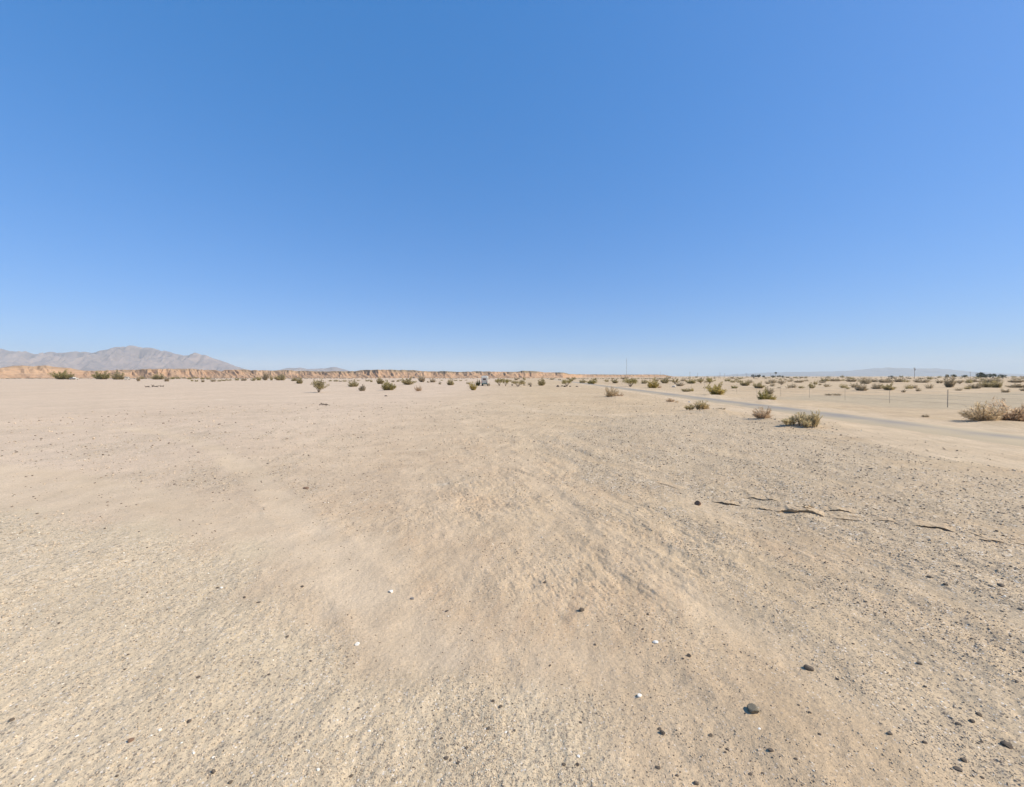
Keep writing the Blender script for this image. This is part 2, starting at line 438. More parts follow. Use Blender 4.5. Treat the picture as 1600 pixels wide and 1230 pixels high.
    hgt = mathn(ns, ls, 'ADD', hgt, mathn(ns, ls, 'MULTIPLY', n_sm, .014))
    bp = nd(ns, 'ShaderNodeBump'); bp.inputs['Strength'].default_value = 0.8; bp.inputs['Distance'].default_value = 1.0
    ls.new(hgt, bp.inputs['Height']); ls.new(bp.outputs[0], b.inputs['Normal'])
    return m

GROUND = build_ground()

def build_ledges():
    V = []; Q = []
    rs = np.random.default_rng(5)
    for pts, a, dep in LEDGES:
        W = np.array([at(*p) for p in pts]); seg = np.r_[0, np.cumsum(np.hypot(*np.diff(W, axis=0).T))]; L = seg[-1]
        n = max(14, int(L / .018)); t = np.linspace(0, L, n)
        x = np.interp(t, seg, W[:, 0]); y = np.interp(t, seg, W[:, 1])
        dx, dy = np.gradient(x), np.gradient(y); k = np.hypot(dx, dy); nx, ny = -dy / k, dx / k          # points away from the viewer
        sgn = np.sign(nx * x + ny * y); nx, ny = nx * sgn, ny * sgn
        env = np.sin(np.pi * np.clip(t / L, 0, 1)) ** .6
        jag = fbm(t / .13, t * 0 + W[0, 0], 4, 7, .7) * .075; lip = .72 * a * env * np.clip(1 + 1.1 * fbm(t / .12, t * 0 + W[0, 1], 4, 9, .7), .1, 2)
        dd = 1.5 * dep * (.6 + .4 * env) * (1 + .4 * fbm(t / .2, t * 0 + 3, 2, 11))
        rows = [(.055 * env + jag * .4 + .03, 0 * t - .05), (.03 * env + jag, lip * .45), (jag, lip * .93), (jag + .012, lip), (dd * .35 + jag, lip * .72 + .006 * fbm(t / .08, t * 0 + 5, 2, 13)), (dd * .75, lip * .22), (dd, 0 * t - .03)]
        gx = [x + nx * o for o, h in rows]; gy = [y + ny * o for o, h in rows]
        b0 = len(V)
        for r_, (o, h) in enumerate(rows):
            gz = relief(gx[r_], gy[r_])
            for i in range(n): V.append((gx[r_][i], gy[r_][i], gz[i] + h[i]))
        for r_ in range(len(rows) - 1):
            for i in range(n - 1): Q.append((b0 + r_ * n + i, b0 + r_ * n + i + 1, b0 + (r_ + 1) * n + i + 1, b0 + (r_ + 1) * n + i))
    V = np.array(V); z = zones(V[:, 0], V[:, 1]); n = len(V)
    A = np.stack([z['sand'] * .5, z['gravel'] * .3, np.clip(z['clay'] + .35, 0, 1)], 1); B = np.zeros((n, 3)); C = np.stack([np.full(n, .5), np.ones(n), np.ones(n)], 1)
    me = np_mesh('crust_ledge', V, quads=np.array(Q), col={'zone_a': A, 'zone_b': B, 'zone_c': C})
    me.materials.append(GROUND.data.materials[0])
    tag(link('crust_ledge', me), kind='structure')
build_ledges()

# ------------------------------------------------------------------ road
def build_road():
    ys = np.concatenate([np.arange(-30, 60, .5), np.geomspace(60, 700, 120)])
    ku = np.linspace(0, 1, 9)
    rows = []
    for y in ys:
        a = ROAD_IN + .35 * float(fbm(np.array([y / 3.1]), np.array([.3]), 3, 5)[0]); c = ROAD_OUT + .35 * float(fbm(np.array([y / 2.7]), np.array([7.3]), 3, 6)[0])
        for k in ku:
            x = a + (c - a) * k + ROAD_SLOPE * y
            crown = 0.05 * (1 - (2 * k - 1) ** 2)
            rows.append((x, y, 0.0 + crown - (0.045 if k in (0.0, 1.0) else 0)))
    n = len(ku)
    i = np.arange(len(ys) - 1)[:, None] * n + np.arange(n - 1)[None]
    quads = np.stack([i, i + 1, i + n + 1, i + n], -1).reshape(-1, 4)
    kk = np.tile(ku, len(ys))
    edge = np.abs(kk * 2 - 1)
    me = np_mesh('road', np.array(rows), quads=quads, smooth=True, col={'edge': np.stack([edge, edge, edge], 1)})
    m, ns, ls, b = mat_new('dusty_asphalt', .9, .2)
    geo = nd(ns, 'ShaderNodeNewGeometry'); P = geo.outputs['Position']
    at_ = nd(ns, 'ShaderNodeAttribute', attribute_name='edge')
    n1 = noise(ns, ls, P, .35, 5, .6); n2 = noise(ns, ls, P, 30, 3)
    asp = mixc(ns, ls, mrange(ns, ls, n2, .3, .7), (.25, .22, .18), (.30, .265, .215))
    dust = mathn(ns, ls, 'ADD', mathn(ns, ls, 'MULTIPLY', at_.outputs['Fac'], .6), mathn(ns, ls, 'SUBTRACT', n1, .28))
    sy = nd(ns, 'ShaderNodeSeparateXYZ'); ls.new(P, sy.inputs[0])
    dust = mathn(ns, ls, 'ADD', dust, mrange(ns, ls, sy.outputs[1], 14, 26, .3, 0.0))
    c = mixc(ns, ls, mrange(ns, ls, dust, .2, .85), asp, (.50, .385, .235))
    ls.new(c, b.inputs['Base Color'])
    tag(link('road', me, m), kind='structure')
build_road()

# ------------------------------------------------------------------ far relief
def interp_profile(prof, px):
    return np.interp(px, [p[0] for p in prof], [p[1] for p in prof])

def hill_material(name, cols, strata=0.0, scale=.02, bump=6.0, top=None):
    m, ns, ls, b = mat_new(name, 1.0, .02)
    geo = nd(ns, 'ShaderNodeNewGeometry'); P = geo.outputs['Position']
    n1 = noise(ns, ls, P, scale, 6, .6); n2 = noise(ns, ls, P, scale * 7, 5, .6)
    c = mixc(ns, ls, mrange(ns, ls, n1, .36, .62), cols[0], cols[1])
    c = mixc(ns, ls, mathn(ns, ls, 'MULTIPLY', mrange(ns, ls, n2, .45, .62), .55), c, cols[2])
    if strata:
        sx = nd(ns, 'ShaderNodeSeparateXYZ'); ls.new(P, sx.inputs[0])
        hh = mathn(ns, ls, 'ADD', sx.outputs[2], mathn(ns, ls, 'MULTIPLY', n2, 1.5))
        w = nd(ns, 'ShaderNodeMath', operation='SINE'); ls.new(mathn(ns, ls, 'MULTIPLY', hh, strata), w.inputs[0])
        c = mixc(ns, ls, mathn(ns, ls, 'MULTIPLY', mrange(ns, ls, w.outputs[0], .2, .9), .35), c, cols[3])
        if top:
            ca = nd(ns, 'ShaderNodeAttribute', attribute_name='cap')
            c = mixc(ns, ls, ca.outputs['Fac'], c, top)
    ls.new(c, b.inputs['Base Color'])
    return m

def build_bluff():
    prof = [(-120, 577), (-40, 575), (0, 574.5), (20, 571), (35, 569), (50, 571), (70, 570.5), (85, 573), (110, 575), (130, 578), (150, 579), (200, 577.5), (240, 576), (300, 576), (335, 578), (345, 580), (352, 578), (380, 577), (415, 578.5), (450, 578.5), (500, 580), (555, 580), (564, 578), (600, 577.5), (650, 578.5), (665, 580), (700, 580), (720, 581), (735, 580), (800, 581), (815, 579.5), (838, 580), (850, 582), (865, 581.5), (880, 582), (890, 584.5), (915, 585), (960, 585.3), (1000, 585.3), (1037, 585.2), (1044, 586.8), (1053, 588.6), (1062, 590), (1200, 590)]
    px = np.arange(-130, 1075, .75)
    Yf = np.interp(px, [-130, 0, 130, 300, 560, 800, 880, 910, 1080], [420, 430, 480, 520, 520, 520, 560, 800, 950])   # foot distance
    dep = np.concatenate([np.linspace(-30, 45, 105), np.geomspace(47, 180, 18)])
    PX, D = np.meshgrid(px, dep, indexing='ij')
    YF = np.repeat(Yf[:, None], len(dep), 1)
    X0 = (PX - 800) / F * YF
    top_y = interp_profile(prof, px)
    yc = Yf + 20
    Ht = CAM_H + (HZ - top_y) * yc / F
    HT = np.repeat(Ht[:, None], len(dep), 1)
    s = X0
    # gullies: spurs push the foot toward the viewer, ravines cut it back
    sk = s + .35 * D
    sk = sk + 5 * fbm(s / 14, D / 22, 2, 77)
    amp = .45 + .75 * np.clip(fbm(s / 70, s * 0 + 3, 2, 19) + .45, 0, 1)
    sp = amp * (ridged(sk / 27., D / 60. + 3, 3, 5) * 15 + fbm(sk / 7.5, D / 26., 3, 8) * 8) + fbm(sk / 2.6, D / 6., 3, 12) * 2.6
    d = D + sp - 13
    L = 22 + 9 * fbm(s / 40, s * 0, 2, 4)
    t = np.clip(d / L, 0, 1)
    prof_t = np.where(t < .55, t * .75, .4125 + (t - .55) * 1.305)       # talus below, steeper cap above
    bumps = fbm(s / 9, D / 9, 4, 30) * .7 * np.clip(d / 10, 0, 1)
    cut = 1 - .22 * np.clip(fbm(s / 16, D / 30, 3, 44) + .15, 0, 1) * np.clip(d / 25, 0, 1)
    Z = HT * np.clip(prof_t, 0, 1) * cut + bumps * np.clip(HT / 8, .15, 1) - .4 * (d <= 0)
    Z = np.where(D > 120, Z * sstep(190, 120, D), Z)
    # second, lower run of badlands knobs in front at the far left and centre
    kn = np.clip(ridged(s / 17., D / 16., 3, 61) - .62, 0, 1) * 9 * np.exp(-((D + 8) / 10.) ** 2)
    Z = np.maximum(Z, kn * np.interp(PX, [-130, 120, 330, 400, 700, 860, 900], [1.0, .9, .25, .8, .8, .5, 0]) - .35)
    co = np.stack([X0 * (YF + D) / YF, YF + D, Z], -1).reshape(-1, 3)
    n = len(dep)
    i = np.arange(len(px) - 1)[:, None] * n + np.arange(n - 1)[None]
    quads = np.stack([i, i + n, i + n + 1, i + 1], -1).reshape(-1, 4)
    cap = (sstep(.62, .92, Z / np.maximum(HT, 1) + .25 * fbm(s / 12, D / 12, 3, 87)) * np.interp(PX, [-130, 300, 520, 700, 1080], [.2, .45, .75, 1.0, 1.0]) * sstep(-.3, .2, fbm(s / 35, D / 35, 2, 88) + .1)).ravel()
    me = np_mesh('badlands_bluff', co, quads=quads, smooth=False, col={'cap': np.stack([cap] * 3, 1)})
    m = hill_material('badlands_clay', [(.465, .305, .185), (.405, .25, .15), (.30, .195, .125), (.48, .345, .225)], strata=2.2, scale=.03, top=(.23, .18, .115))
    tag(link('badlands_bluff', me, m), kind='structure')
build_bluff()

def build_mountain(name, prof, D, front, back, mat, seed, step=.9, rough=.5, foot_py=589.0):
    px = np.arange(prof[0][0], prof[-1][0] + step, step)
    top = interp_profile(prof, px)
    top = top + np.where(top < 587, 1, 0) * (.55 * fbm(px / 9., px * 0 + seed, 3, seed) )
    Ht = CAM_H + (HZ - top) * D / F
    v = np.concatenate([np.linspace(-1, 0, 60), np.linspace(0, 1, 26)[1:]])
    PX, V = np.meshgrid(px, v, indexing='ij')
    HT = np.repeat(np.clip(Ht, 0, None)[:, None], len(v), 1)
    dd = np.where(V < 0, V * front, V * back)
    X = (PX - 800) / F * D + 0 * dd
    Yw = D + dd
    base = np.where(V < 0, (1 + V) ** 1.25, (1 - V) ** 1.2)
    sc = front / 4.5
    rn = ridged(X / sc + .35 * dd / sc, dd / (sc * 2.6), 5, seed)
    fac = 1 + rough * 2.6 * (rn - .86) * (1 - np.abs(base - .5) * 1.2).clip(.25, 1) * np.where(V > -.04, .25, 1)
    Z = HT * base * fac - 3.0 * (np.abs(V) > .985)
    co = np.stack([X, Yw, Z], -1).reshape(-1, 3)
    n = len(v)
    i = np.arange(len(px) - 1)[:, None] * n + np.arange(n - 1)[None]
    quads = np.stack([i, i + n, i + n + 1, i + 1], -1).reshape(-1, 4)
    me = np_mesh(name, co, quads=quads, smooth=False)
    return tag(link(name, me, mat), kind='structure')

M_MTN = hill_material('mountain_rock', [(.18, .145, .135), (.285, .22, .185), (.115, .102, .104)], scale=.0022)
build_mountain('far_mountain', [(-160, 556), (-60, 548), (0, 545.5), (15, 545), (30, 547.5), (50, 551), (66, 550), (80, 549), (100, 549.8), (120, 549.5), (135, 549), (150, 548.5), (165, 546.5), (176, 543.5), (186, 541.3), (198, 540.2), (208, 538.8), (218, 538.4), (228, 540.2), (238, 543.3), (249, 546.5), (262, 549), (275, 552.5), (286, 555.5), (292, 553.5), (303, 550.2), (310, 551), (322, 555), (333, 560), (345, 567), (355, 571.5), (366, 574.5), (380, 577), (400, 582), (420, 589)], 6500, 1900, 1800, M_MTN, 3, rough=.6)
build_mountain('low_hill', [(425, 590), (438, 577.5), (447, 575), (470, 574.2), (480, 576.8), (490, 576.5), (505, 575.5), (515, 573.8), (523, 573.2), (533, 575.5), (542, 578.5), (556, 590)], 8200, 1500, 1200, M_MTN, 9, step=.8)
build_mountain('pale_range', [(1085, 590), (1130, 586.3), (1160, 584.3), (1200, 582), (1240, 581.2), (1280, 580.6), (1320, 579.6), (1345, 577.5), (1365, 575.4), (1388, 574), (1410, 575.2), (1440, 575.6), (1462, 575.4), (1485, 577.5), (1510, 580), (1545, 582.5), (1580, 585.5), (1640, 588), (1700, 590)], 14500, 2600, 2000, hill_material('distant_rock', [(.075, .08, .10), (.10, .105, .125), (.06, .065, .08)], scale=.0016), 15, step=1.6)

# ------------------------------------------------------------------ stones and gravel
def ico():
    t = (1 + 5 ** .5) / 2
    v = np.array([(-1, t, 0), (1, t, 0), (-1, -t, 0), (1, -t, 0), (0, -1, t), (0, 1, t), (0, -1, -t), (0, 1, -t), (t, 0, -1), (t, 0, 1), (-t, 0, -1), (-t, 0, 1)], float)
    f = np.array([(0, 11, 5), (0, 5, 1), (0, 1, 7), (0, 7, 10), (0, 10, 11), (1, 5, 9), (5, 11, 4), (11, 10, 2), (10, 7, 6), (7, 1, 8), (3, 9, 4), (3, 4, 2), (3, 2, 6), (3, 6, 8), (3, 8, 9), (4, 9, 5), (2, 4, 11), (6, 2, 10), (8, 6, 7), (9, 8, 1)])
    return v / np.linalg.norm(v[0]), f
ICO_V, ICO_F = ico()

def stone_material(name, use_attr=True, c=None):
    m, ns, ls, b = mat_new(name, .85, .2)
    if use_attr:
        a = nd(ns, 'ShaderNodeAttribute', attribute_name='tint'); src = a.outputs['Color']
    else:
        rgb = nd(ns, 'ShaderNodeRGB'); rgb.outputs[0].default_value = (*c, 1); src = rgb.outputs[0]
    tc = nd(ns, 'ShaderNodeTexCoord')
    n = noise(ns, ls, tc.outputs['Object'], 60 if use_attr else 5, 5, .65)
    r = mrange(ns, ls, n, .3, .7, .7, 1.3)
    cmb = nd(ns, 'ShaderNodeCombineColor')
    for i in range(3): ls.new(r, cmb.inputs[i])
    ls.new(mixc(ns, ls, 1.0, src, cmb.outputs[0], 'MULTIPLY'), b.inputs['Base Color'])
    return m

def build_gravel():
    N = 420000
    f = F * 1024 / 1600
    th = np.radians(RNG.uniform(-60, 60, N))
    ypx = 440 * RNG.uniform(.04, 1, N) ** .9
    r = CAM_H * f / ypx
    X = r * np.sin(th) ; Y = r * np.cos(th)
    z = zones(X, Y)
    clump = np.clip(.55 + 1.3 * fbm(X / .8, Y / .8, 3, 131) + .7 * z['st'], 0, 1.4)
    dens = (.20 + .28 * sstep(4, 7, r) + .75 * z['gravel'] + .30 * z['shoulder'] + .2 * z['clay']) * (1 - .85 * z['sand']) * (.25 + clump) * (1 - .6 * z['wash'])
    rx = X - ROAD_SLOPE * Y
    dens = dens * (rx < 15.5)
    keep = RNG.uniform(0, 1, N) < dens * (.62 + .25 * sstep(4, 9, r))
    X, Y, r = X[keep], Y[keep], r[keep]; sh = z['shoulder'][keep]; gz = z['gravel'][keep]
    n = len(X)
    pxm = r / f                                  # metres per pixel at that range
    size = np.maximum(.0028, pxm * .235) * np.exp(RNG.normal(0, .5, n)) * (1 + .1 * gz)
    size = np.clip(np.minimum(size, pxm * .75), .0026, .05)
    Z = relief(X, Y)
    kind = RNG.uniform(0, 1, n)
    dark = np.array([.17, .13, .09]); grey = np.array([.38, .295, .195]); tan = np.array([.54, .42, .28]); white = np.array([.72, .66, .52])
    p_white = .02 + .035 * sh
    p_dark = np.where(sh > .3, .08, .26)
    colr = np.where((kind < p_white)[:, None], white, np.where((kind < p_white + p_dark)[:, None], dark, np.where((kind < np.where(sh > .3, .24, .42))[:, None], grey, tan)))
    colr = colr * RNG.uniform(.75, 1.25, (n, 1))
    V = ICO_V[None] * (1 + RNG.uniform(-.28, .28, (n, 12, 1)))
    sx = RNG.uniform(.8, 1.45, (n, 1)); sy = RNG.uniform(.65, 1.0, (n, 1)); sz = RNG.uniform(.45, .85, (n, 1))
    vx, vy, vz = V[..., 0] * sx, V[..., 1] * sy, V[..., 2] * sz
    a = RNG.uniform(0, 2 * math.pi, (n, 1)); ca, sa = np.cos(a), np.sin(a)
    co = np.stack([(vx * ca - vy * sa) * size[:, None] + X[:, None], (vx * sa + vy * ca) * size[:, None] + Y[:, None], vz * size[:, None] + (Z + size * .25)[:, None]], -1)
    tr = (ICO_F[None] + (np.arange(n) * 12)[:, None, None]).reshape(-1, 3)
    tint = np.repeat(colr, 12, 0)
    me = np_mesh('gravel', co.reshape(-1, 3), tris=tr, col={'tint': tint})
    o = link('gravel', me, stone_material('gravel_stone'))
    tag(o, 'loose dark and pale gravel scattered over the sand', 'gravel', kind='stuff')
build_gravel()

def stone_mesh(seed, sx=1., sy=.75, sz=.6, sub=2):
    bm = bmesh.new()
    bmesh.ops.create_icosphere(bm, subdivisions=sub + 1, radius=1)
    rs = np.random.default_rng(seed)
    dirs = rs.normal(size=(9, 3)); dirs /= np.linalg.norm(dirs, axis=1)[:, None]
    lim = rs.uniform(.5, .86, 9)
    for v in bm.verts:
        p = np.array(v.co)
        for dd, l in zip(dirs, lim):                # facets: cut the ball by a few planes
            k = p @ dd
            if k > l: p = p - dd * (k - l) * .97
        p = p * (1 + .05 * math.sin(5 * p[0] + seed) * math.cos(4 * p[1] + 3 * p[2]))
        v.co = Vector((p[0] * sx, p[1] * sy, p[2] * sz))
    me = bpy.data.meshes.new('stone'); bm.to_mesh(me); bm.free()
    return me

SM = {'dark': stone_material('dark_stone', False, (.13, .10, .07)), 'brown': stone_material('brown_stone', False, (.20, .125, .08)), 'white': stone_material('white_stone', False, (.80, .74, .62)),
      'grey': stone_material('grey_stone', False, (.25, .22, .185)), 'egg': stone_material('egg_stone', False, (.20, .165, .11)), 'pale': stone_material('pale_boulder', False, (.68, .64, .57))}
STONE_VARS = {}
def stone_var(i, mat):
    k = (i, mat)
    if k not in STONE_VARS:
        rs = random.Random(i * 7 + 1)
        me = stone_mesh(i, 1, rs.uniform(.62, .9), rs.uniform(.5, .8)); me.materials.append(SM[mat]); STONE_VARS[k] = me
    return STONE_VARS[k]

def stone(px, py, wpx, mat, label, group=None, var=None, rot=None, name='stone', cat='stone', tall=1.0):
    x, y = at(px, py)
    rr = random.Random(int(px * 13 + py))
    s = wpx * y / F / 2
    o = link(name, stone_var(rr.randrange(6) if var is None else var, mat))
    o.location = (x, y, ground_z(x, y) + s * .2 * tall); o.scale = (s, s, s * tall)
    o.rotation_euler = (0, 0, rr.uniform(-.5, .5) if rot is None else rot)
    tag(o, label, cat, group)
    return o

stone(1177, 1119, 20, 'egg', 'large grey-brown egg-shaped stone, biggest rock on the foreground sand', var=3, rot=.9, tall=1.25)
stone(908, 955, 11, 'dark', 'dark wedge-shaped stone alone on smooth sand, above the upper white pebble', var=1)
stone(1024, 1005, 9, 'white', 'bright white pebble with dark shadow, right of the wedge-shaped dark stone', var=2)
stone(999, 1088, 9, 'white', 'rounded white pebble on sand left of the egg-shaped stone', var=4)
stone(1076, 1029, 8, 'dark', 'round dark stone just below and right of the bright white pebble', var=5)
stone(1035, 1146, 10, 'dark', 'lower and larger of two touching dark stones left of the egg-shaped stone', var=0, rot=-.6)
stone(1030, 1138, 7, 'dark', 'upper and smaller of two touching dark stones left of the egg-shaped stone', var=2)
stone(1262, 1044, 17, 'dark', 'long flat dark stone lying on a pale tyre track in the right foreground', var=1, rot=-.35, tall=.7)
stone(611, 925, 8, 'white', 'off-white pebble with dark shadow on smooth sand, upper left of centre', var=3)
stone(558, 1008, 8, 'white', 'small white pebble at the edge of the pale shoulder gravel', var=5)
stone(478, 763, 9, 'brown', 'reddish-brown stone by a small rusty crust of clay, left of centre', var=2)
stone(644, 936, 7, 'grey', 'flat grey pebble just right of the off-white pebble', var=4)
stone(204, 1155, 10, 'brown', 'reddish-brown pebble lying in the pale shoulder gravel at lower left', var=1, rot=.7)
stone(1574, 1165, 18, 'dark', 'wide flat dark stone at the far right of the foreground', var=0, rot=-.2, tall=.7)
stone(603, 619, 5, 'dark', 'small black rock alone on the flat in front of the round olive shrub', var=2)
stone(1090, 788, 11, 'brown', 'dark brown stone at the left end of the cracked crust ledges', var=5, tall=1.2)
stone(1053, 605.5, 7, 'pale', 'whitish boulder beyond the road beside the wire fence', name='boulder', cat='boulder', var=3, tall=1.2)
stone(1077, 628.5, 4, 'pale', 'small pale rock on the near road edge above the mixed dry shrub', var=1)
for i, (a, b, w, l) in enumerate([(800.5, 602.5, 4, 'black boulder nearest the twin shrubs right of the van'), (819, 602.3, 4, 'black boulder right of the thin-trunked umbrella shrub'), (829, 604.2, 4, 'low dark boulder in front of a small grey shrub, right of the umbrella shrub'),
                                  (871.5, 604.8, 5, 'flat dark boulder just left of the olive shrub with black stones'), (878, 603.8, 4, 'dark boulder under the left side of the olive shrub with black stones'), (883, 604.8, 6, 'largest dark boulder under the middle of the olive shrub'), (891, 604.6, 4, 'dark boulder under the right side of the olive shrub'), (901, 604.9, 5, 'flat dark boulder standing alone right of the olive shrub')]):
    stone(a, b, w, 'dark', l, 'dark boulders lining the edge of the flat', name='boulder', cat='boulder', tall=1.1)
SMALL = [(1530, 1115, 12), (1518, 1127, 12), (1496, 1130, 9), (1390, 1148, 10), (1444, 1159, 10), (1506, 1189, 13), (1497, 1203, 14), (1533, 1159, 8), (1437, 1038, 10), (1445, 1072, 8), (1587, 1071, 9), (1422, 1007, 6), (1456, 1027, 6), (1265, 1117, 7), (1248, 1105, 5), (1281, 1153, 7), (1243, 1195, 7), (1535, 1215, 7), (1308, 1062, 7), (1478, 918, 10), (1452, 905, 9), (1563, 919, 13), (1595, 957, 9), (1353, 943, 6), (1341, 944, 5), (1286, 944, 6), (1270, 953, 6), (1333, 1007, 6), (1412, 1045, 5), (1519, 1001, 7)]
for a, b, w in SMALL:
    stone(a, b, w * .82, 'dark', 'small dark stone on the streaked sand in the right foreground', 'small dark stones of the right foreground', tall=.8)
SMALL_C = [(697, 1180, 8), (703, 1184, 6), (716, 1190, 7), (548, 1206, 7), (782, 1103, 7), (770, 1096, 6), (763, 1137, 7), (560, 1104, 5), (729, 1165, 6), (690, 1151, 5), (698, 956, 6), (851, 912, 6), (1067, 1033, 5), (907, 1128, 6), (902, 1198, 7), (881, 1197, 7), (804, 1140, 5), (1028, 1199, 8), (1087, 1225, 10), (1058, 1214, 6), (1136, 1174, 6), (1133, 1180, 5), (1172, 1215, 7), (1191, 1213, 6), (1110, 1151, 8), (930, 1007, 5), (859, 1041, 5), (1004, 986, 5), (1012, 962, 5), (1204, 1182, 9)]
for a, b, w in SMALL_C:
    stone(a, b, w, 'dark', 'small dark pebble on the tan sand in the middle foreground', 'small dark pebbles of the middle foreground', tall=.8)
SMALL_L = [(340, 920, 5), (382, 937, 6), (310, 1060, 6), (200, 1025, 5), (195, 1047, 5), (295, 1126, 8), (18, 1124, 9), (92, 978, 5), (334, 1201, 9), (360, 1218, 8), (183, 1209, 6), (404, 945, 6), (472, 920, 6), (230, 857, 4), (217, 833, 3), (449, 995, 6), (420, 1053, 5), (485, 1032, 5)]
for a, b, w in SMALL_L:
    stone(a, b, w, 'dark', 'small dark pebble among the pale shoulder gravel on the left', 'small dark pebbles on the left shoulder', tall=.8)
for a, b, w in [(346, 920, 5), (303, 1172, 6), (250, 1139, 6), (333, 1178, 5), (1186, 1146, 5), (904, 1185, 6), (790, 1143, 5), (577, 1140, 5), (497, 1202, 6), (120, 1147, 5)]:
    stone(a, b, w, 'white', 'tiny white pebble among gravel along the bottom of the view', 'tiny white pebbles in the foreground gravel', tall=.8)

# ------------------------------------------------------------------ shrubs
def tubes(paths, r0, r1, sides=4):
    V = []; Q = []
    for P in paths:
        P = np.asarray(P); n = len(P); b0 = len(V)
        for k in range(n):
            t = P[min(k + 1, n - 1)] - P[max(k - 1, 0)]; t = t / (np.linalg.norm(t) + 1e-9)
            u = np.cross(t, (0.3, .2, 1) if abs(t[2]) < .9 else (1, 0, 0)); u /= np.linalg.norm(u) + 1e-9
            w = np.cross(t, u); rr = r0 + (r1 - r0) * k / (n - 1)
            for s in range(sides):
                a = 2 * math.pi * s / sides
                V.append(P[k] + (u * math.cos(a) + w * math.sin(a)) * rr)
        for k in range(n - 1):
            for s in range(sides):
                s2 = (s + 1) % sides
                Q.append((b0 + k * sides + s, b0 + k * sides + s2, b0 + (k + 1) * sides + s2, b0 + (k + 1) * sides + s))
    return np.array(V), np.array(Q)

def leaf_tris(C, size, rs, elong=1.0, updir=None):
    n = len(C)
    a = rs.normal(size=(n, 3))
    if updir is not None: a = a * .55 + updir
    a /= np.linalg.norm(a, axis=1)[:, None]
    b = np.cross(a, rs.normal(size=(n, 3))); b /= np.linalg.norm(b, axis=1)[:, None] + 1e-9
    s = size * rs.uniform(.6, 1.4, (n, 1))
    p0 = C - b * s * .5 / elong ** .5; p1 = C + b * s * .5 / elong ** .5; p2 = C + a * s * elong ** .5 * 1.2
    V = np.stack([p0, p1, p2], 1).reshape(-1, 3)
    return V, np.arange(3 * n).reshape(-1, 3)

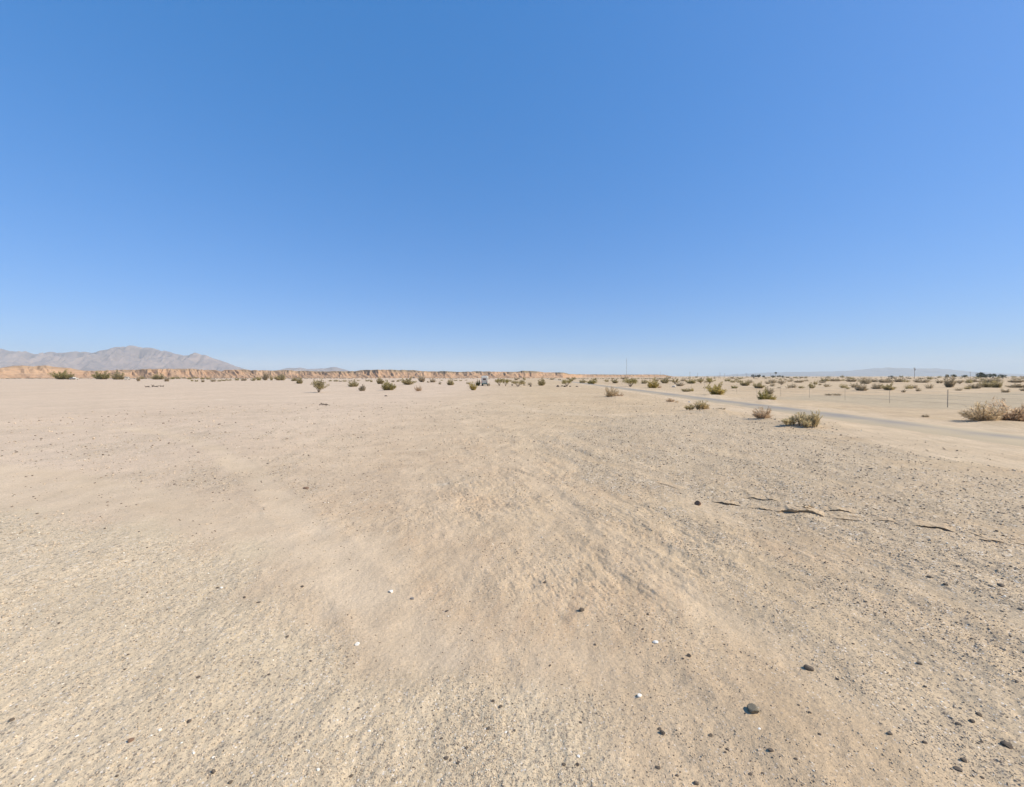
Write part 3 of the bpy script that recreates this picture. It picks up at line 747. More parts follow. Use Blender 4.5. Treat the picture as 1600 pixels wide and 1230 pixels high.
def shrub_geometry(kind, seed, detail=1.0):
    rs = np.random.default_rng(seed)
    paths = []; C = []; UP = []
    if kind in ('creosote', 'umbrella'):
        ns = 20
        for k in range(ns):
            az_ = rs.uniform(0, 2 * math.pi); tl = math.radians(rs.uniform(4, 50) if kind == 'creosote' else rs.uniform(15, 42))
            L = rs.uniform(.75, 1.08)
            hd = np.array([math.cos(az_), math.sin(az_), 0])
            b0 = hd * rs.uniform(.01, .07)
            pts = []
            for s in np.linspace(0, 1, 6):
                tt = tl * (.75 + .45 * s)
                pts.append(b0 + L * s * (hd * math.sin(tt) + np.array([0, 0, math.cos(tt)])) + rs.normal(0, .012, 3) * s)
            paths.append(pts)
            P = np.array(pts); m = int(70 * detail)
            lo = .30 if kind == 'creosote' else .66
            s = rs.uniform(lo, 1.0, m) ** (.8 if kind == 'creosote' else .6)
            cc = np.stack([np.interp(s, np.linspace(0, 1, 6), P[:, j]) for j in range(3)], 1)
            cc = cc + rs.normal(0, .055 + (.035 if kind == 'umbrella' else 0), (m, 3)) * (.35 + .75 * s[:, None])
            C.append(cc); UP.append(np.repeat((hd * .5 + np.array([0, 0, .9]))[None], m, 0))
        C = np.concatenate(C); UP = np.concatenate(UP)
        lv, lf = leaf_tris(C, .055 / detail ** .35, rs, 1.6, UP)
    elif kind in ('dry', 'dome'):
        ns = 46
        for k in range(ns):
            az_ = rs.uniform(0, 2 * math.pi); tl = math.acos(rs.uniform(.08, 1.0)); L = (rs.uniform(.42, 1.0) if k % 9 else rs.uniform(.9, 1.03)) * (.72 + .28 * math.cos(tl)) * (1 + .13 * math.sin(2 * az_ + seed))
            hd = np.array([math.cos(az_), math.sin(az_), 0]); pts = []
            for s in np.linspace(0, 1, 5):
                tt = tl * (1.05 - .25 * s) 
                pts.append(L * s * (hd * math.sin(tt) * .85 + np.array([0, 0, math.cos(tt) * .95 + .05])) + rs.normal(0, .025, 3) * s + hd * .05)
            paths.append(pts); P = np.array(pts); m = int(44 * detail)
            s = rs.uniform(.25, 1.0, m)
            cc = np.stack([np.interp(s, np.linspace(0, 1, 5), P[:, j]) for j in range(3)], 1) + rs.normal(0, .045, (m, 3))
            C.append(cc); UP.append(np.repeat((hd * math.sin(tl) + np.array([0, 0, math.cos(tl) + .2]))[None], m, 0))
        C = np.concatenate(C); UP = np.concatenate(UP); C[:, 2] = np.abs(C[:, 2])
        lv, lf = leaf_tris(C, (.05 if kind == 'dry' else .06) / detail ** .35, rs, 5.0 if kind == 'dry' else 1.8, UP)
    else:   # tuft: several clumps of upright fine stems side by side
        for c in range(7):
            cx = -.42 + .84 * (c + rs.uniform(-.3, .3)) / 6; cy = rs.uniform(-.13, .13); hh = rs.uniform(.45, 1.0) * (1 if c > 2 else .62)
            for k in range(10):
                az_ = rs.uniform(0, 2 * math.pi); tl = math.radians(rs.uniform(3, 46)); hd = np.array([math.cos(az_), math.sin(az_), 0]); pts = []
                for s in np.linspace(0, 1, 5):
                    tt = tl * (.6 + .6 * s)
                    pts.append(np.array([cx, cy, 0]) + hh * s * (hd * math.sin(tt) * .42 + np.array([0, 0, math.cos(tt)])))
                paths.append(pts); P = np.array(pts); m = int(26 * detail)
                s = rs.uniform(.12, 1.0, m)
                cc = np.stack([np.interp(s, np.linspace(0, 1, 5), P[:, j]) for j in range(3)], 1) + rs.normal(0, .02, (m, 3))
                C.append(cc); UP.append(np.repeat((hd * .35 + np.array([0, 0, 1.]))[None], m, 0))
        C = np.concatenate(C); UP = np.concatenate(UP); C[:, 2] = np.abs(C[:, 2])
        lv, lf = leaf_tris(C, .05 / detail ** .35, rs, 4.5, UP)
    sv, sq = tubes(paths, .011, .004)
    allv = lv
    w = np.percentile(np.abs(allv[:, :2]), 98.5) * 2; h = np.percentile(allv[:, 2], 99.0)
    k = np.array([1 / w, 1 / w, 1 / h])
    if kind == 'tuft': k[1] = 1 / w
    lv = lv * k; sv = sv * k
    lv[:, 2] = np.maximum(lv[:, 2], .0)
    nl = len(lf)
    tone = np.repeat(rs.uniform(.6, 1.35, nl), 3)[:, None] * np.ones((1, 3))
    return lv, lf, sv, sq, tone

def foliage_material(name, c1, c2):
    m, ns, ls, b = mat_new(name, .8, .15)
    a = nd(ns, 'ShaderNodeAttribute', attribute_name='tone'); oi = nd(ns, 'ShaderNodeObjectInfo')
    tc = nd(ns, 'ShaderNodeTexCoord')
    n = noise(ns, ls, tc.outputs['Object'], 4.0, 3)
    f = mathn(ns, ls, 'ADD', mathn(ns, ls, 'MULTIPLY', oi.outputs['Random'], .55), mathn(ns, ls, 'MULTIPLY', mrange(ns, ls, n, .3, .7), .45))
    c = mixc(ns, ls, f, c1, c2)
    cc = mixc(ns, ls, 1.0, c, a.outputs['Color'], 'MULTIPLY')
    ls.new(cc, b.inputs['Base Color'])
    tr = nd(ns, 'ShaderNodeBsdfTranslucent'); ls.new(cc, tr.inputs['Color'])
    mx = nd(ns, 'ShaderNodeMixShader'); mx.inputs[0].default_value = .5
    ls.new(b.outputs[0], mx.inputs[1]); ls.new(tr.outputs[0], mx.inputs[2]); ls.new(mx.outputs[0], ns['Material Output'].inputs['Surface'])
    return m

FOL = {'green': foliage_material('olive_leaves', (0.313, 0.265, 0.092), (0.410, 0.335, 0.124)), 'olive': foliage_material('dusty_leaves', (0.367, 0.297, 0.140), (0.475, 0.383, 0.189)), 'dry': foliage_material('dry_twigs', (0.583, 0.432, 0.238), (0.670, 0.518, 0.313)),
       'grey': foliage_material('grey_leaves', (0.400, 0.319, 0.200), (0.497, 0.400, 0.259)), 'rust': foliage_material('rust_twigs', (.61, .43, .255), (.69, .51, .32)), 'yellow': foliage_material('yellow_leaves', (0.421, 0.324, 0.092), (0.529, 0.410, 0.140)), 'straw': foliage_material('straw_tufts', (0.648, 0.518, 0.270), (0.734, 0.605, 0.346))}
STEM = flat_mat('shrub_bark', (.17, .125, .09), .9, .1)
SH = {}
def shrub_meshes(kind, var, colour, detail):
    k = (kind, var, colour, detail)
    if k not in SH:
        lv, lf, sv, sq, tone = shrub_geometry(kind, 100 + var * 7 + len(kind), detail)
        if detail >= .9:
            lm = np_mesh('foliage', lv, tris=lf, col={'tone': tone}); lm.materials.append(FOL[colour])
            sm = np_mesh('stem', sv, quads=sq); sm.materials.append(STEM)
            SH[k] = (lm, sm)
        else:
            co = np.vstack([lv, sv[:0]]); me = np_mesh('shrub', co, tris=lf, col={'tone': tone}); me.materials.append(FOL[colour]); SH[k] = (me, None)
    return SH[k]

COUNT = [0]
def shrub(px, py, w, h, kind='creosote', colour='olive', label=None, group=None, name='desert_shrub', cat='shrub', rz=None, parts=None, depth=None):
    COUNT[0] += 1
    rr = random.Random(COUNT[0] * 31 + int(px))
    x, y = at(px, py)
    W = w * y / F; Hh = h * y / F
    D = W if depth is None else W * depth
    var = rr.randrange(3)
    if kind == 'creosote' and not (label and 'cone-shaped olive' in label) and rr.random() < .8: kind = 'dome'
    parts = (w >= 8.5) if parts is None else parts
    rzv = rr.uniform(0, 6.28) if rz is None else rz
    z = ground_z(x, y) - .02
    lm, sm = shrub_meshes(kind, var, colour, 1.0 if parts else .3)
    if parts:
        r = empty(name, (x, y, z), rzv); r.scale = (W, D, Hh)
        link('foliage', lm, parent=r); link('stem', sm, parent=r)
    else:
        r = link(name, lm); r.location = (x, y, z); r.rotation_euler = (0, 0, rzv); r.scale = (W, D, Hh)
    tag(r, label, cat, group)
    return r

G_FOOT = 'shrubs along the foot of the bluff'; G_FLAT = 'shrubs on the flat before the bluff'; G_ROAD = 'shrubs beside the road'; G_PLAIN = 'shrubs on the far plain'
# prominent ones: px, base row, width, height
shrub(498, 613, 26, 20, 'creosote', 'olive', 'tall cone-shaped olive shrub with bare stems, nearest on the left flat', G_FLAT)
shrub(607, 609.5, 20, 13.5, 'creosote', 'green', 'round olive shrub behind the small black rock', G_FLAT)
shrub(552, 604.5, 16, 10, 'creosote', 'olive', 'low dark shrub between the cone-shaped shrub and the round one', G_FLAT)
shrub(566, 610.5, 9.5, 9, 'creosote', 'grey', 'thin spiky pale shrub in front of the low dark shrub', G_FLAT)
shrub(594, 600, 10, 10, 'creosote', 'olive', 'small upright shrub behind the round olive shrub', G_FLAT)
shrub(637, 601.5, 19, 11, 'creosote', 'olive', 'spreading dusty shrub just right of the round olive shrub', G_FLAT)
shrub(654, 611.5, 11, 8.5, 'dry', 'rust', 'rust-brown dry bush with a sand mound on its right, alone on the flat', G_FLAT)
shrub(704, 602, 12, 10, 'creosote', 'olive', 'dusty olive shrub midway between the rust-brown bush and the van', G_FLAT)
shrub(687, 601, 6, 5, 'dry', 'grey', 'small faint grey shrub left of the dusty olive one near the van', G_FLAT)
shrub(739, 609.5, 12, 12.5, 'creosote', 'yellow', 'yellowish shrub standing in front of the van on its left', G_FLAT)
shrub(747, 603, 8.5, 9, 'creosote', 'green', 'dark shrub touching the left side of the van', G_FLAT)
shrub(764.5, 603.5, 4, 5.5, 'dry', 'grey', 'narrow grey shrub at the right rear corner of the van', G_FLAT)
shrub(731, 600.5, 8, 4, 'dry', 'olive', 'low flat shrub behind the yellowish shrub by the van', G_FLAT)
shrub(780, 603, 14, 12, 'umbrella', 'green', 'left of two twin tree-like shrubs right of the van', G_FLAT)
shrub(790, 603.5, 11, 12, 'umbrella', 'green', 'right of two twin tree-like shrubs right of the van', G_FLAT)
shrub(809, 604, 22, 9.5, 'umbrella', 'olive', 'flat-topped umbrella shrub on a thin trunk between black boulders', G_FLAT)
shrub(828, 602, 8, 5, 'dry', 'grey', 'small grey shrub right of the umbrella shrub', G_FLAT)
shrub(846, 602.5, 11, 11.5, 'creosote', 'olive', 'upright dusty shrub alone between the umbrella shrub and the black stones', G_FLAT)
shrub(886, 604, 15, 11, 'umbrella', 'green', 'olive shrub with black stones under it', G_FLAT)
shrub(910, 598.5, 10, 6, 'creosote', 'olive', 'low shrub behind and right of the shrub with black stones', G_FLAT)
shrub(925, 600, 15, 7.5, 'creosote', 'green', 'dark low shrub behind the sunlit tan bush, to its left', G_FLAT)
shrub(948, 598.5, 8, 6.5, 'creosote', 'olive', 'small shrub directly behind the sunlit tan bush', G_FLAT)
shrub(961, 598.8, 10, 6.5, 'creosote', 'olive', 'small shrub behind the right side of the sunlit tan bush', G_FLAT)
shrub(985, 604.5, 25, 12.5, 'umbrella', 'green', 'broad leaning shrub with reddish stems right of the sunlit tan bush', G_FLAT)
shrub(955, 620, 21, 15.5, 'dry', 'dry', 'taller tan dry bush of the pair casting a dark shadow by the road', G_ROAD, name='dry_bush')
shrub(968, 622.5, 13, 9, 'dry', 'rust', 'lower brown dry bush of the pair, on a sand mound by the road', G_ROAD, name='dry_bush')
shrub(1020, 606.5, 17, 14.5, 'creosote', 'yellow', 'tall yellow-olive shrub at the far side where the road narrows', G_ROAD)
shrub(1031, 606.5, 7, 4, 'dry', 'rust', 'small rusty shrub at the foot of the yellow-olive shrub', G_ROAD)
shrub(1006, 599.5, 10, 6, 'dry', 'olive', 'low shrub left of the yellow-olive roadside shrub', G_PLAIN)
shrub(1039, 599, 12, 9, 'creosote', 'olive', 'dusky shrub behind and right of the yellow-olive roadside shrub', G_PLAIN)
shrub(1055, 600, 13, 8, 'creosote', 'olive', 'olive shrub right behind the whitish boulder', G_PLAIN)
shrub(1062, 603.5, 12, 6, 'dry', 'grey', 'grey shrub to the right of the whitish boulder', G_PLAIN)
shrub(1080, 599.5, 12, 8, 'creosote', 'green', 'round dark shrub beyond the fence, second right of the whitish boulder', G_PLAIN)
shrub(1095, 599, 14, 7, 'creosote', 'olive', 'wide dusty shrub beyond the fence between two round dark ones', G_PLAIN)
shrub(1109, 599.5, 15, 8.5, 'creosote', 'green', 'round dark shrub beyond the fence above the large olive roadside shrub', G_PLAIN)
shrub(1119.5, 617.5, 25, 17.5, 'creosote', 'yellow', 'large round olive shrub on the far side of the road', G_ROAD)
shrub(1073, 612.5, 16, 5, 'dry', 'olive', 'low mat shrub along the far road edge', G_ROAD)
shrub(1081.5, 611.5, 5, 5.5, 'creosote', 'yellow', 'tiny yellow shrub at the end of the low mat shrub', G_ROAD)
shrub(1048, 627.5, 13, 5.5, 'dry', 'rust', 'low reddish dry bush on the near road edge, farthest of the near-side bushes', G_ROAD, name='dry_bush')
shrub(1057.5, 628.5, 6, 3, 'dry', 'dry', 'small dry tuft touching the low reddish bush', G_ROAD, name='dry_bush')
shrub(1088, 643.5, 34, 14, 'tuft', 'straw', 'mixed straw and green bush on the near side of the road', G_ROAD, rz=0.0, name='dry_bush', depth=.9)
shrub(1101, 643, 13, 10, 'dry', 'dry', 'orange-brown dry bush at the right end of the mixed straw bush', G_ROAD, name='dry_bush')
shrub(1127, 644, 12, 4, 'dry', 'grey', 'low grey-tan tuft on a sand mound right of the mixed straw bush', G_ROAD, name='dry_bush')
shrub(1192, 656, 27, 17, 'dry', 'rust', 'reddish-brown dry bush on the near side of the road', G_ROAD, name='dry_bush')
shrub(1194, 626.5, 19, 17, 'creosote', 'green', 'bright green shrub on the far side of the road', G_ROAD)
shrub(1204, 625.5, 14, 8, 'creosote', 'yellow', 'low skirt shrub at the right of the bright green shrub', G_ROAD)
shrub(1202, 616, 11, 11, 'dry', 'grey', 'brownish shrub behind the bright green shrub', G_ROAD)
shrub(1247, 666.5, 48, 19, 'tuft', 'straw', 'long olive-straw tufted bush casting a shadow beside the near road edge', G_ROAD, rz=0.0, name='dry_bush', depth=.8)
shrub(1268, 668.5, 30, 24, 'tuft', 'straw', 'tall olive-straw tuft at the right end of the long tufted bush', G_ROAD, rz=.4, name='dry_bush')
shrub(1536, 660, 46, 27, 'dry', 'dry', 'big tan bush on the left of the pair at the right edge of the road', G_ROAD, name='dry_bush')
shrub(1584, 660, 60, 33, 'dry', 'rust', 'big pinkish-brown bush on the right of the pair at the right edge of the road', G_ROAD, name='dry_bush')
shrub(1446, 652, 9, 4.5, 'dry', 'grey', 'small low tuft alone on sand left of the big tan bush', G_ROAD, name='dry_bush')
shrub(1147, 607, 10, 4.5, 'dry', 'green', 'low dark shrub alone right of the large olive roadside shrub', G_PLAIN)
shrub(1164, 603, 13, 8, 'creosote', 'olive', 'dusty shrub beyond the fence above the low dark shrub', G_PLAIN)
shrub(1186, 607, 15, 9, 'creosote', 'olive', 'leaning shrub behind the bright green shrub to its left', G_PLAIN)
shrub(1295, 617.5, 10, 3, 'dry', 'grey', 'left of two low dark tufts on the grey gravel wash', G_PLAIN)
shrub(1308, 617.5, 11, 3, 'dry', 'grey', 'right of two low dark tufts on the grey gravel wash', G_PLAIN)
shrub(1484, 605, 14, 17, 'creosote', 'grey', 'tall dark shrub directly behind the wooden fence post', G_PLAIN)
# foot of the bluff on the left
shrub(95, 593, 18, 13, 'creosote', 'green', 'large dark green shrub left of the white pickup', G_FOOT)
shrub(107, 593, 14, 11, 'creosote', 'green', 'dark green shrub right behind the white pickup', G_FOOT)
shrub(159, 592.8, 20, 12.5, 'creosote', 'green', 'round dark green shrub between the white pickup and the white van', G_FOOT)
shrub(185, 593.2, 16, 13, 'creosote', 'olive', 'dusky leaning shrub just left of the small white van', G_FOOT)
shrub(40, 589.8, 17, 5.5, 'creosote', 'olive', 'low brown shrub under the highest reddish mound at far left', G_FOOT)
shrub(216.5, 596, 5, 9, 'creosote', 'grey', 'thin upright shrub right of the small white van', G_FOOT)
shrub(247, 593.2, 17, 9.5, 'creosote', 'olive', 'broad shrub at the foot of the bluff right of the thin upright shrub', G_FOOT)
shrub(261, 596.3, 7, 8, 'creosote', 'grey', 'grey shrub in front of the bluff right of the broad shrub', G_FOOT)
shrub(415, 594.5, 9, 13, 'creosote', 'grey', 'tallest grey shrub against the bluff left of the cone-shaped shrub', G_FOOT)
shrub(438, 594.5, 15, 9, 'creosote', 'olive', 'wide dusty shrub at the bluff foot left of the cone-shaped shrub', G_FOOT)
shrub(468, 599.5, 10, 11, 'creosote', 'olive', 'upright shrub immediately left of the cone-shaped shrub', G_FOOT)
shrub(460, 595.5, 10, 6, 'creosote', 'olive', 'low shrub behind the upright shrub left of the cone-shaped one', G_FOOT)
shrub(659, 597, 12, 10, 'creosote', 'grey', 'grey shrub behind the rust-brown dry bush', G_FOOT)
shrub(676, 597.5, 10, 6, 'dry', 'grey', 'low grey shrub right of the grey one behind the rust-brown bush', G_FOOT)
L_F = 'tiny dark shrub in the row along the left bluff foot'
for a, b, w, h in [(8, 589, 6, 4), (20, 589, 6, 4), (66, 590.5, 6, 3), (76, 591, 7, 3), (222, 592.5, 6, 5), (238, 592.8, 6, 4), (270, 592.6, 7, 4), (278, 592.2, 7, 4), (287, 592.6, 8, 4), (296, 592.8, 7, 3), (305, 592.6, 8, 4), (316, 592.8, 6, 3), (325, 593, 7, 4), (300, 597, 5, 4), (307, 596.5, 5, 3), (317, 597.3, 5, 5), (333, 596.6, 8, 5), (343, 596.2, 6, 3), (350, 595.4, 7, 3), (358, 594.8, 8, 2.5), (370, 594.6, 6, 4), (381, 595.2, 9, 5), (396, 595.2, 8, 5), (404, 594.6, 8, 6), (424, 594.6, 5, 8)]:
    shrub(a, b, w, h, 'creosote', random.choice(['olive', 'grey', 'green']), L_F, 'tiny shrubs in the row along the left bluff foot', parts=False)
L_M = 'tiny low shrub in the line before the bluff between cone-shaped shrub and van'
for a, b, w, h in [(516, 596, 6, 2.5), (525, 596.2, 9, 3), (532, 596.6, 5, 2), (539, 597.8, 8, 4), (580, 597.2, 5, 4), (574, 596, 7, 3), (560, 596, 6, 2.5), (548, 596, 6, 2), (614, 597, 6, 3), (622, 596.5, 6, 3), (648, 598, 6, 3), (669, 598, 5, 3), (690, 595.5, 6, 2), (712, 595.4, 6, 2), (720, 595.6, 5, 2), (728, 595.2, 6, 2)]:
    shrub(a, b, w, h, 'creosote', random.choice(['olive', 'grey']), L_M, 'tiny shrubs in the line before the middle bluff', parts=False)
L_R = 'small dusky shrub among the many on the far right plain beyond the fence'
for a, b, w, h in [(1208, 597, 6, 3.5), (1221, 601.5, 14, 8), (1234, 598, 10, 4.5), (1207, 604, 8, 6), (1217, 607.5, 6, 3), (1232, 609, 8, 8), (1240, 606.5, 10, 7), (1252, 606.8, 9, 4), (1268, 607, 10, 9), (1274, 601, 7, 7), (1281, 602, 6, 3.5), (1292, 606.8, 11, 7), (1289, 595.8, 13, 5), (1305, 595.8, 16, 4), (1330, 596.5, 15, 5), (1318, 606.8, 11, 7), (1325, 609.5, 8, 5), (1335, 606, 10, 8), (1346, 610.5, 17, 11), (1352, 600, 15, 9), (1370, 608, 15, 9), (1388, 610, 16, 10), (1384, 598, 20, 6), (1405, 597, 14, 6), (1420, 608, 11, 7), (1428, 606.5, 9, 6), (1412, 613, 6, 5), (1435, 611.5, 7, 6), (1452, 607, 11, 8), (1440, 598, 20, 6), (1468, 599, 10, 6), (1498, 610.5, 9, 4), (1512, 608, 9, 5), (1524, 607, 15, 8), (1540, 605, 17, 10), (1557, 605.5, 14, 11), (1520, 597, 18, 5), (1546, 598, 22, 7), (1588, 598, 16, 6), (1590, 605.5, 22, 6), (1571, 613.5, 10, 6), (1600, 611, 10, 6), (1137, 596, 11, 4.5), (1155, 598, 10, 5), (1068, 596, 11, 4), (1200, 600, 9, 5), (1248, 598, 12, 4), (1500, 600, 14, 6), (1260, 597, 10, 4), (1365, 597, 12, 5)]:
    shrub(a, b, w, h, 'creosote' if random.random() < .6 else 'dry', random.choice(['grey', 'grey', 'olive', 'grey']), L_R, 'small shrubs on the far right plain', parts=w >= 12)
L_T = 'tiny shrub far out on the right plain near the horizon'
for k in range(70):
    a = random.uniform(1060, 1620); b = 589.7 + 9.5 * random.random() ** 1.6
    w = random.uniform(4, 9) * (.6 + (b - 589) / 12)
    shrub(a, b, w, w * random.uniform(.4, .6), random.choice(['creosote', 'dry']), random.choice(['grey', 'olive', 'olive']), L_T, 'tiny shrubs near the right horizon', parts=False)
L_C = 'tiny shrub in the hazy middle distance before the low end of the bluff'
for k in range(26):
    a = random.uniform(770, 1060); b = 591.5 + 5.5 * random.random()
    w = random.uniform(4, 8)
    shrub(a, b, w, w * random.uniform(.4, .7), 'creosote', random.choice(['grey', 'olive']), L_C, 'tiny shrubs before the low end of the bluff', parts=False)

# distant brush that reads as one mass
def build_far_brush():
    N = 5200
    px = RNG.uniform(-150, 1750, N)
    d = np.where(px > 1055, np.exp(RNG.uniform(math.log(300), math.log(3500), N)), RNG.uniform(330, 520, N))
    X = (px - 800) / F * d; Y = d
    clump = fbm(X / 60, Y / 90, 3, 201)
    left = px < 1055
    ok = (clump > np.where(left, .0, -.05)) & ~((px > 1190) & (d < 250))
    ok &= ~(left & (np.abs(X + 0) < 0))
    X, Y, d = X[ok], Y[ok], d[ok]
    top = []
    s = RNG.uniform(.5, 1.25, len(X)) * np.where(d > 900, 1.5, 1) * np.where(px[ok] < 1055, .65, 1)
    V = []; T = []; tn = []
    for i in range(len(X)):
        m = 14
        C = RNG.normal(0, .38, (m, 3)) * np.array([1.2, 1.2, .55]) + np.array([0, 0, .5]); C[:, 2] = np.abs(C[:, 2])
        v, t = leaf_tris(C * s[i], .42 * s[i], RNG, 1.2)
        V.append(v + np.array([X[i], Y[i], -.02])); T.append(t + 42 * i); tn.append(np.full(42, RNG.uniform(.6, 1.25)))
    tn = np.concatenate(tn)
    me = np_mesh('far_brush', np.concatenate(V), tris=np.concatenate(T), col={'tone': np.stack([tn] * 3, 1)})
    tag(link('far_brush', me, foliage_material('far_leaves', (.20, .165, .115), (.25, .205, .14))), 'distant scrub covering the plain as one dusky mass', 'scrub', kind='stuff')
build_far_brush()

# ------------------------------------------------------------------ dead branches on the flat
def dead_branch(px, py, wpx, seed, label, hpx=3):
    rs = np.random.default_rng(seed)
    x, y = at(px, py); L = wpx * y / F; Hh = hpx * y / F
    paths = []
    main = [np.array([-L / 2 + L * s, rs.normal(0, .04 * L), .04 + Hh * .5 * math.sin(3 * s + .3) * rs.uniform(.4, 1)]) for s in np.linspace(0, 1, 7)]
    paths.append(main)
    for k in range(9):
        p = main[rs.integers(1, 6)]; dr = rs.normal(0, 1, 3) * np.array([1, .7, .25]); dr /= np.linalg.norm(dr)
        paths.append([np.maximum(p + dr * L * .32 * s + np.array([0, 0, Hh * .8 * s * rs.uniform(.2, 1)]), [-9, -9, .0]) for s in np.linspace(0, 1, 4)])
    v, q = tubes(paths, Hh * .16, Hh * .06, 5)
    o = link('dead_branch', np_mesh('dead_branch', v, quads=q), DEADWOOD)
    o.location = (x, y, ground_z(x, y)); tag(o, label, 'branch')
DEADWOOD = flat_mat('dead_wood', (.10, .075, .055), .9, .1)
dead_branch(507, 634, 17, 1, 'dark dead branch on the flat below the cone-shaped shrub', 3.4)
dead_branch(231, 605.5, 7, 2, 'smallest dark dead branch, leftmost of three on the left flat', 2.4)
dead_branch(242, 605, 11, 3, 'longest dark dead branch, middle of three on the left flat', 3.4)
dead_branch(253, 604.5, 6, 4, 'short dark dead branch, rightmost of three on the left flat', 2.4)

# ------------------------------------------------------------------ mesh builder for vehicles and poles
class MB:
    def __init__(s): s.bm = bmesh.new()
    def box(s, c, d, bevel=0.0):
        r = bmesh.ops.create_cube(s.bm, size=1.0)
        for v in r['verts']: v.co = Vector((v.co.x * d[0] + c[0], v.co.y * d[1] + c[1], v.co.z * d[2] + c[2]))
        if bevel:
            es = list({e for v in r['verts'] for e in v.link_edges})
            bmesh.ops.bevel(s.bm, geom=es, offset=bevel, segments=2, affect='EDGES', profile=.5)
        return s
    def prism(s, prof, axis, a, b, bevel=0.0):
        """profile polygon of (u, z) extruded along axis ('x' or 'y') from a to b"""
        def P(u, z, t): return (t, u, z) if axis == 'x' else (u, t, z)
        v0 = [s.bm.verts.new(P(u, z, a)) for u, z in prof]; v1 = [s.bm.verts.new(P(u, z, b)) for u, z in prof]
        fs = [s.bm.faces.new(v0), s.bm.faces.new(v1[::-1])]
        n = len(prof)
        for i in range(n): fs.append(s.bm.faces.new((v0[i], v1[i], v1[(i + 1) % n], v0[(i + 1) % n])))
        bmesh.ops.recalc_face_normals(s.bm, faces=fs)
        if bevel:
            es = list({e for f in fs[:2] for e in f.edges})
            bmesh.ops.bevel(s.bm, geom=es, offset=bevel, segments=2, affect='EDGES', profile=.5)
        return s
    def cyl(s, p, q, r, r2=None, n=12):
        p, q = Vector(p), Vector(q); d = q - p
        m = Matrix.Translation((p + q) / 2) @ d.to_track_quat('Z', 'Y').to_matrix().to_4x4()
        bmesh.ops.create_cone(s.bm, cap_ends=True, segments=n, radius1=r, radius2=r if r2 is None else r2, depth=d.length, matrix=m)
        return s
    def build(s, name, mat, parent=None, smooth=False):
        me = bpy.data.meshes.new(name); s.bm.to_mesh(me); s.bm.free()
        if smooth:
            for p in me.polygons: p.use_smooth = True
        return link(name, me, mat, parent)

PAINT = flat_mat('white_paint', (.47, .435, .36), .4, .5, var=.04, scale=2)
GREYP = flat_mat('grey_paint', (.42, .42, .36), .45, .5, var=.06, scale=2)
GLASS = flat_mat('tinted_glass', (.05, .035, .032), .08, .6, var=.1)
BROWN = flat_mat('brown_window', (.10, .055, .045), .15, .5, var=.1)
RUBBER = flat_mat('black_rubber', (.03, .03, .03), .85, .2)
DGREEN = flat_mat('dark_green_panel', (.045, .085, .065), .5, .4)
RED = flat_mat('tail_lamp_red', (.35, .03, .02), .3, .5)
STEEL = flat_mat('grey_steel', (.33, .32, .31), .5, .4, metal=.4)

def wheel(parent, x, y, r, w=.2):
    t = MB().cyl((x - w / 2, y, r), (x + w / 2, y, r), r, n=20).build('wheel', RUBBER, parent)
    MB().cyl((x - w / 2 - .01, y, r), (x + w / 2 + .01, y, r), r * .58, n=14).build('rim', STEEL, t)

def camper_van(px, py, label):
    x, y = at(px, py)
    r = empty('camper_van', (x, y, ground_z(x, y)), 0)
    W = 1.62
    prof = [(0, .55), (0, 1.5), (.10, 2.15), (.28, 2.42), (.7, 2.55), (3.2, 2.55), (3.55, 2.36), (4.05, 1.55), (4.75, 1.25), (4.85, .55)]
    MB().prism(prof, 'x', -W / 2, W / 2, .09).build('body', PAINT, r, False)
    MB().prism([(-.012, .62), (-.012, 1.25), (.1, 1.25), (.1, .62)], 'x', -W / 2 + .1, W / 2 - .1).build('rear_door', GREYP, r)
    MB().box((0, .035, 1.73), (.74, .10, .42), .03).build('rear_window', BROWN, r)
    MB().box((0, -.09, .52), (W - .08, .2, .3), .03).build('bumper', DGREEN, r)
    for s in (-1, 1):
        MB().box((s * .68, -.02, 1.0), (.13, .06, .3), .015).build('tail_light', RED, r)
        for yy in (.9, 3.9): wheel(r, s * (W / 2 - .12), yy, .36)
        MB().box((s * (W / 2 + .004), 1.8, 1.85), (.03, 1.0, .5), .01).build('side_window', GLASS, r)
    MB().box((0, 1.8, 2.61), (.9, 1.5, .14), .04).build('roof_vent', PAINT, r)
    MB().box((0, 2.4, .5), (W - .2, 4.4, .2)).build('chassis', RUBBER, r)
    tag(r, label, 'van')

def pickup(px, py, label, rz):
    x, y = at(px, py)
    r = empty('pickup_truck', (x, y, ground_z(x, y)), rz)
    prof = [(-2.9, .45), (-2.9, 1.15), (-.7, 1.2), (-.45, 1.85), (1.0, 1.88), (1.7, 1.22), (2.75, 1.1), (2.95, .9), (2.95, .45)]
    MB().prism(prof, 'x', -.98, .98, .08).build('body', PAINT, r)
    for s in (-1, 1):
        MB().prism([(-.35, 1.27), (-.2, 1.75), (.9, 1.77), (1.4, 1.27)], 'x', s * .985 - .012, s * .985 + .012).build('side_window', GLASS, r)
        for yy in (-1.9, 1.95): wheel(r, s * .86, yy, .4, .25)
    MB().box((0, 2.97, .62), (1.8, .14, .2), .03).build('bumper', STEEL, r)
    tag(r, label, 'pickup')

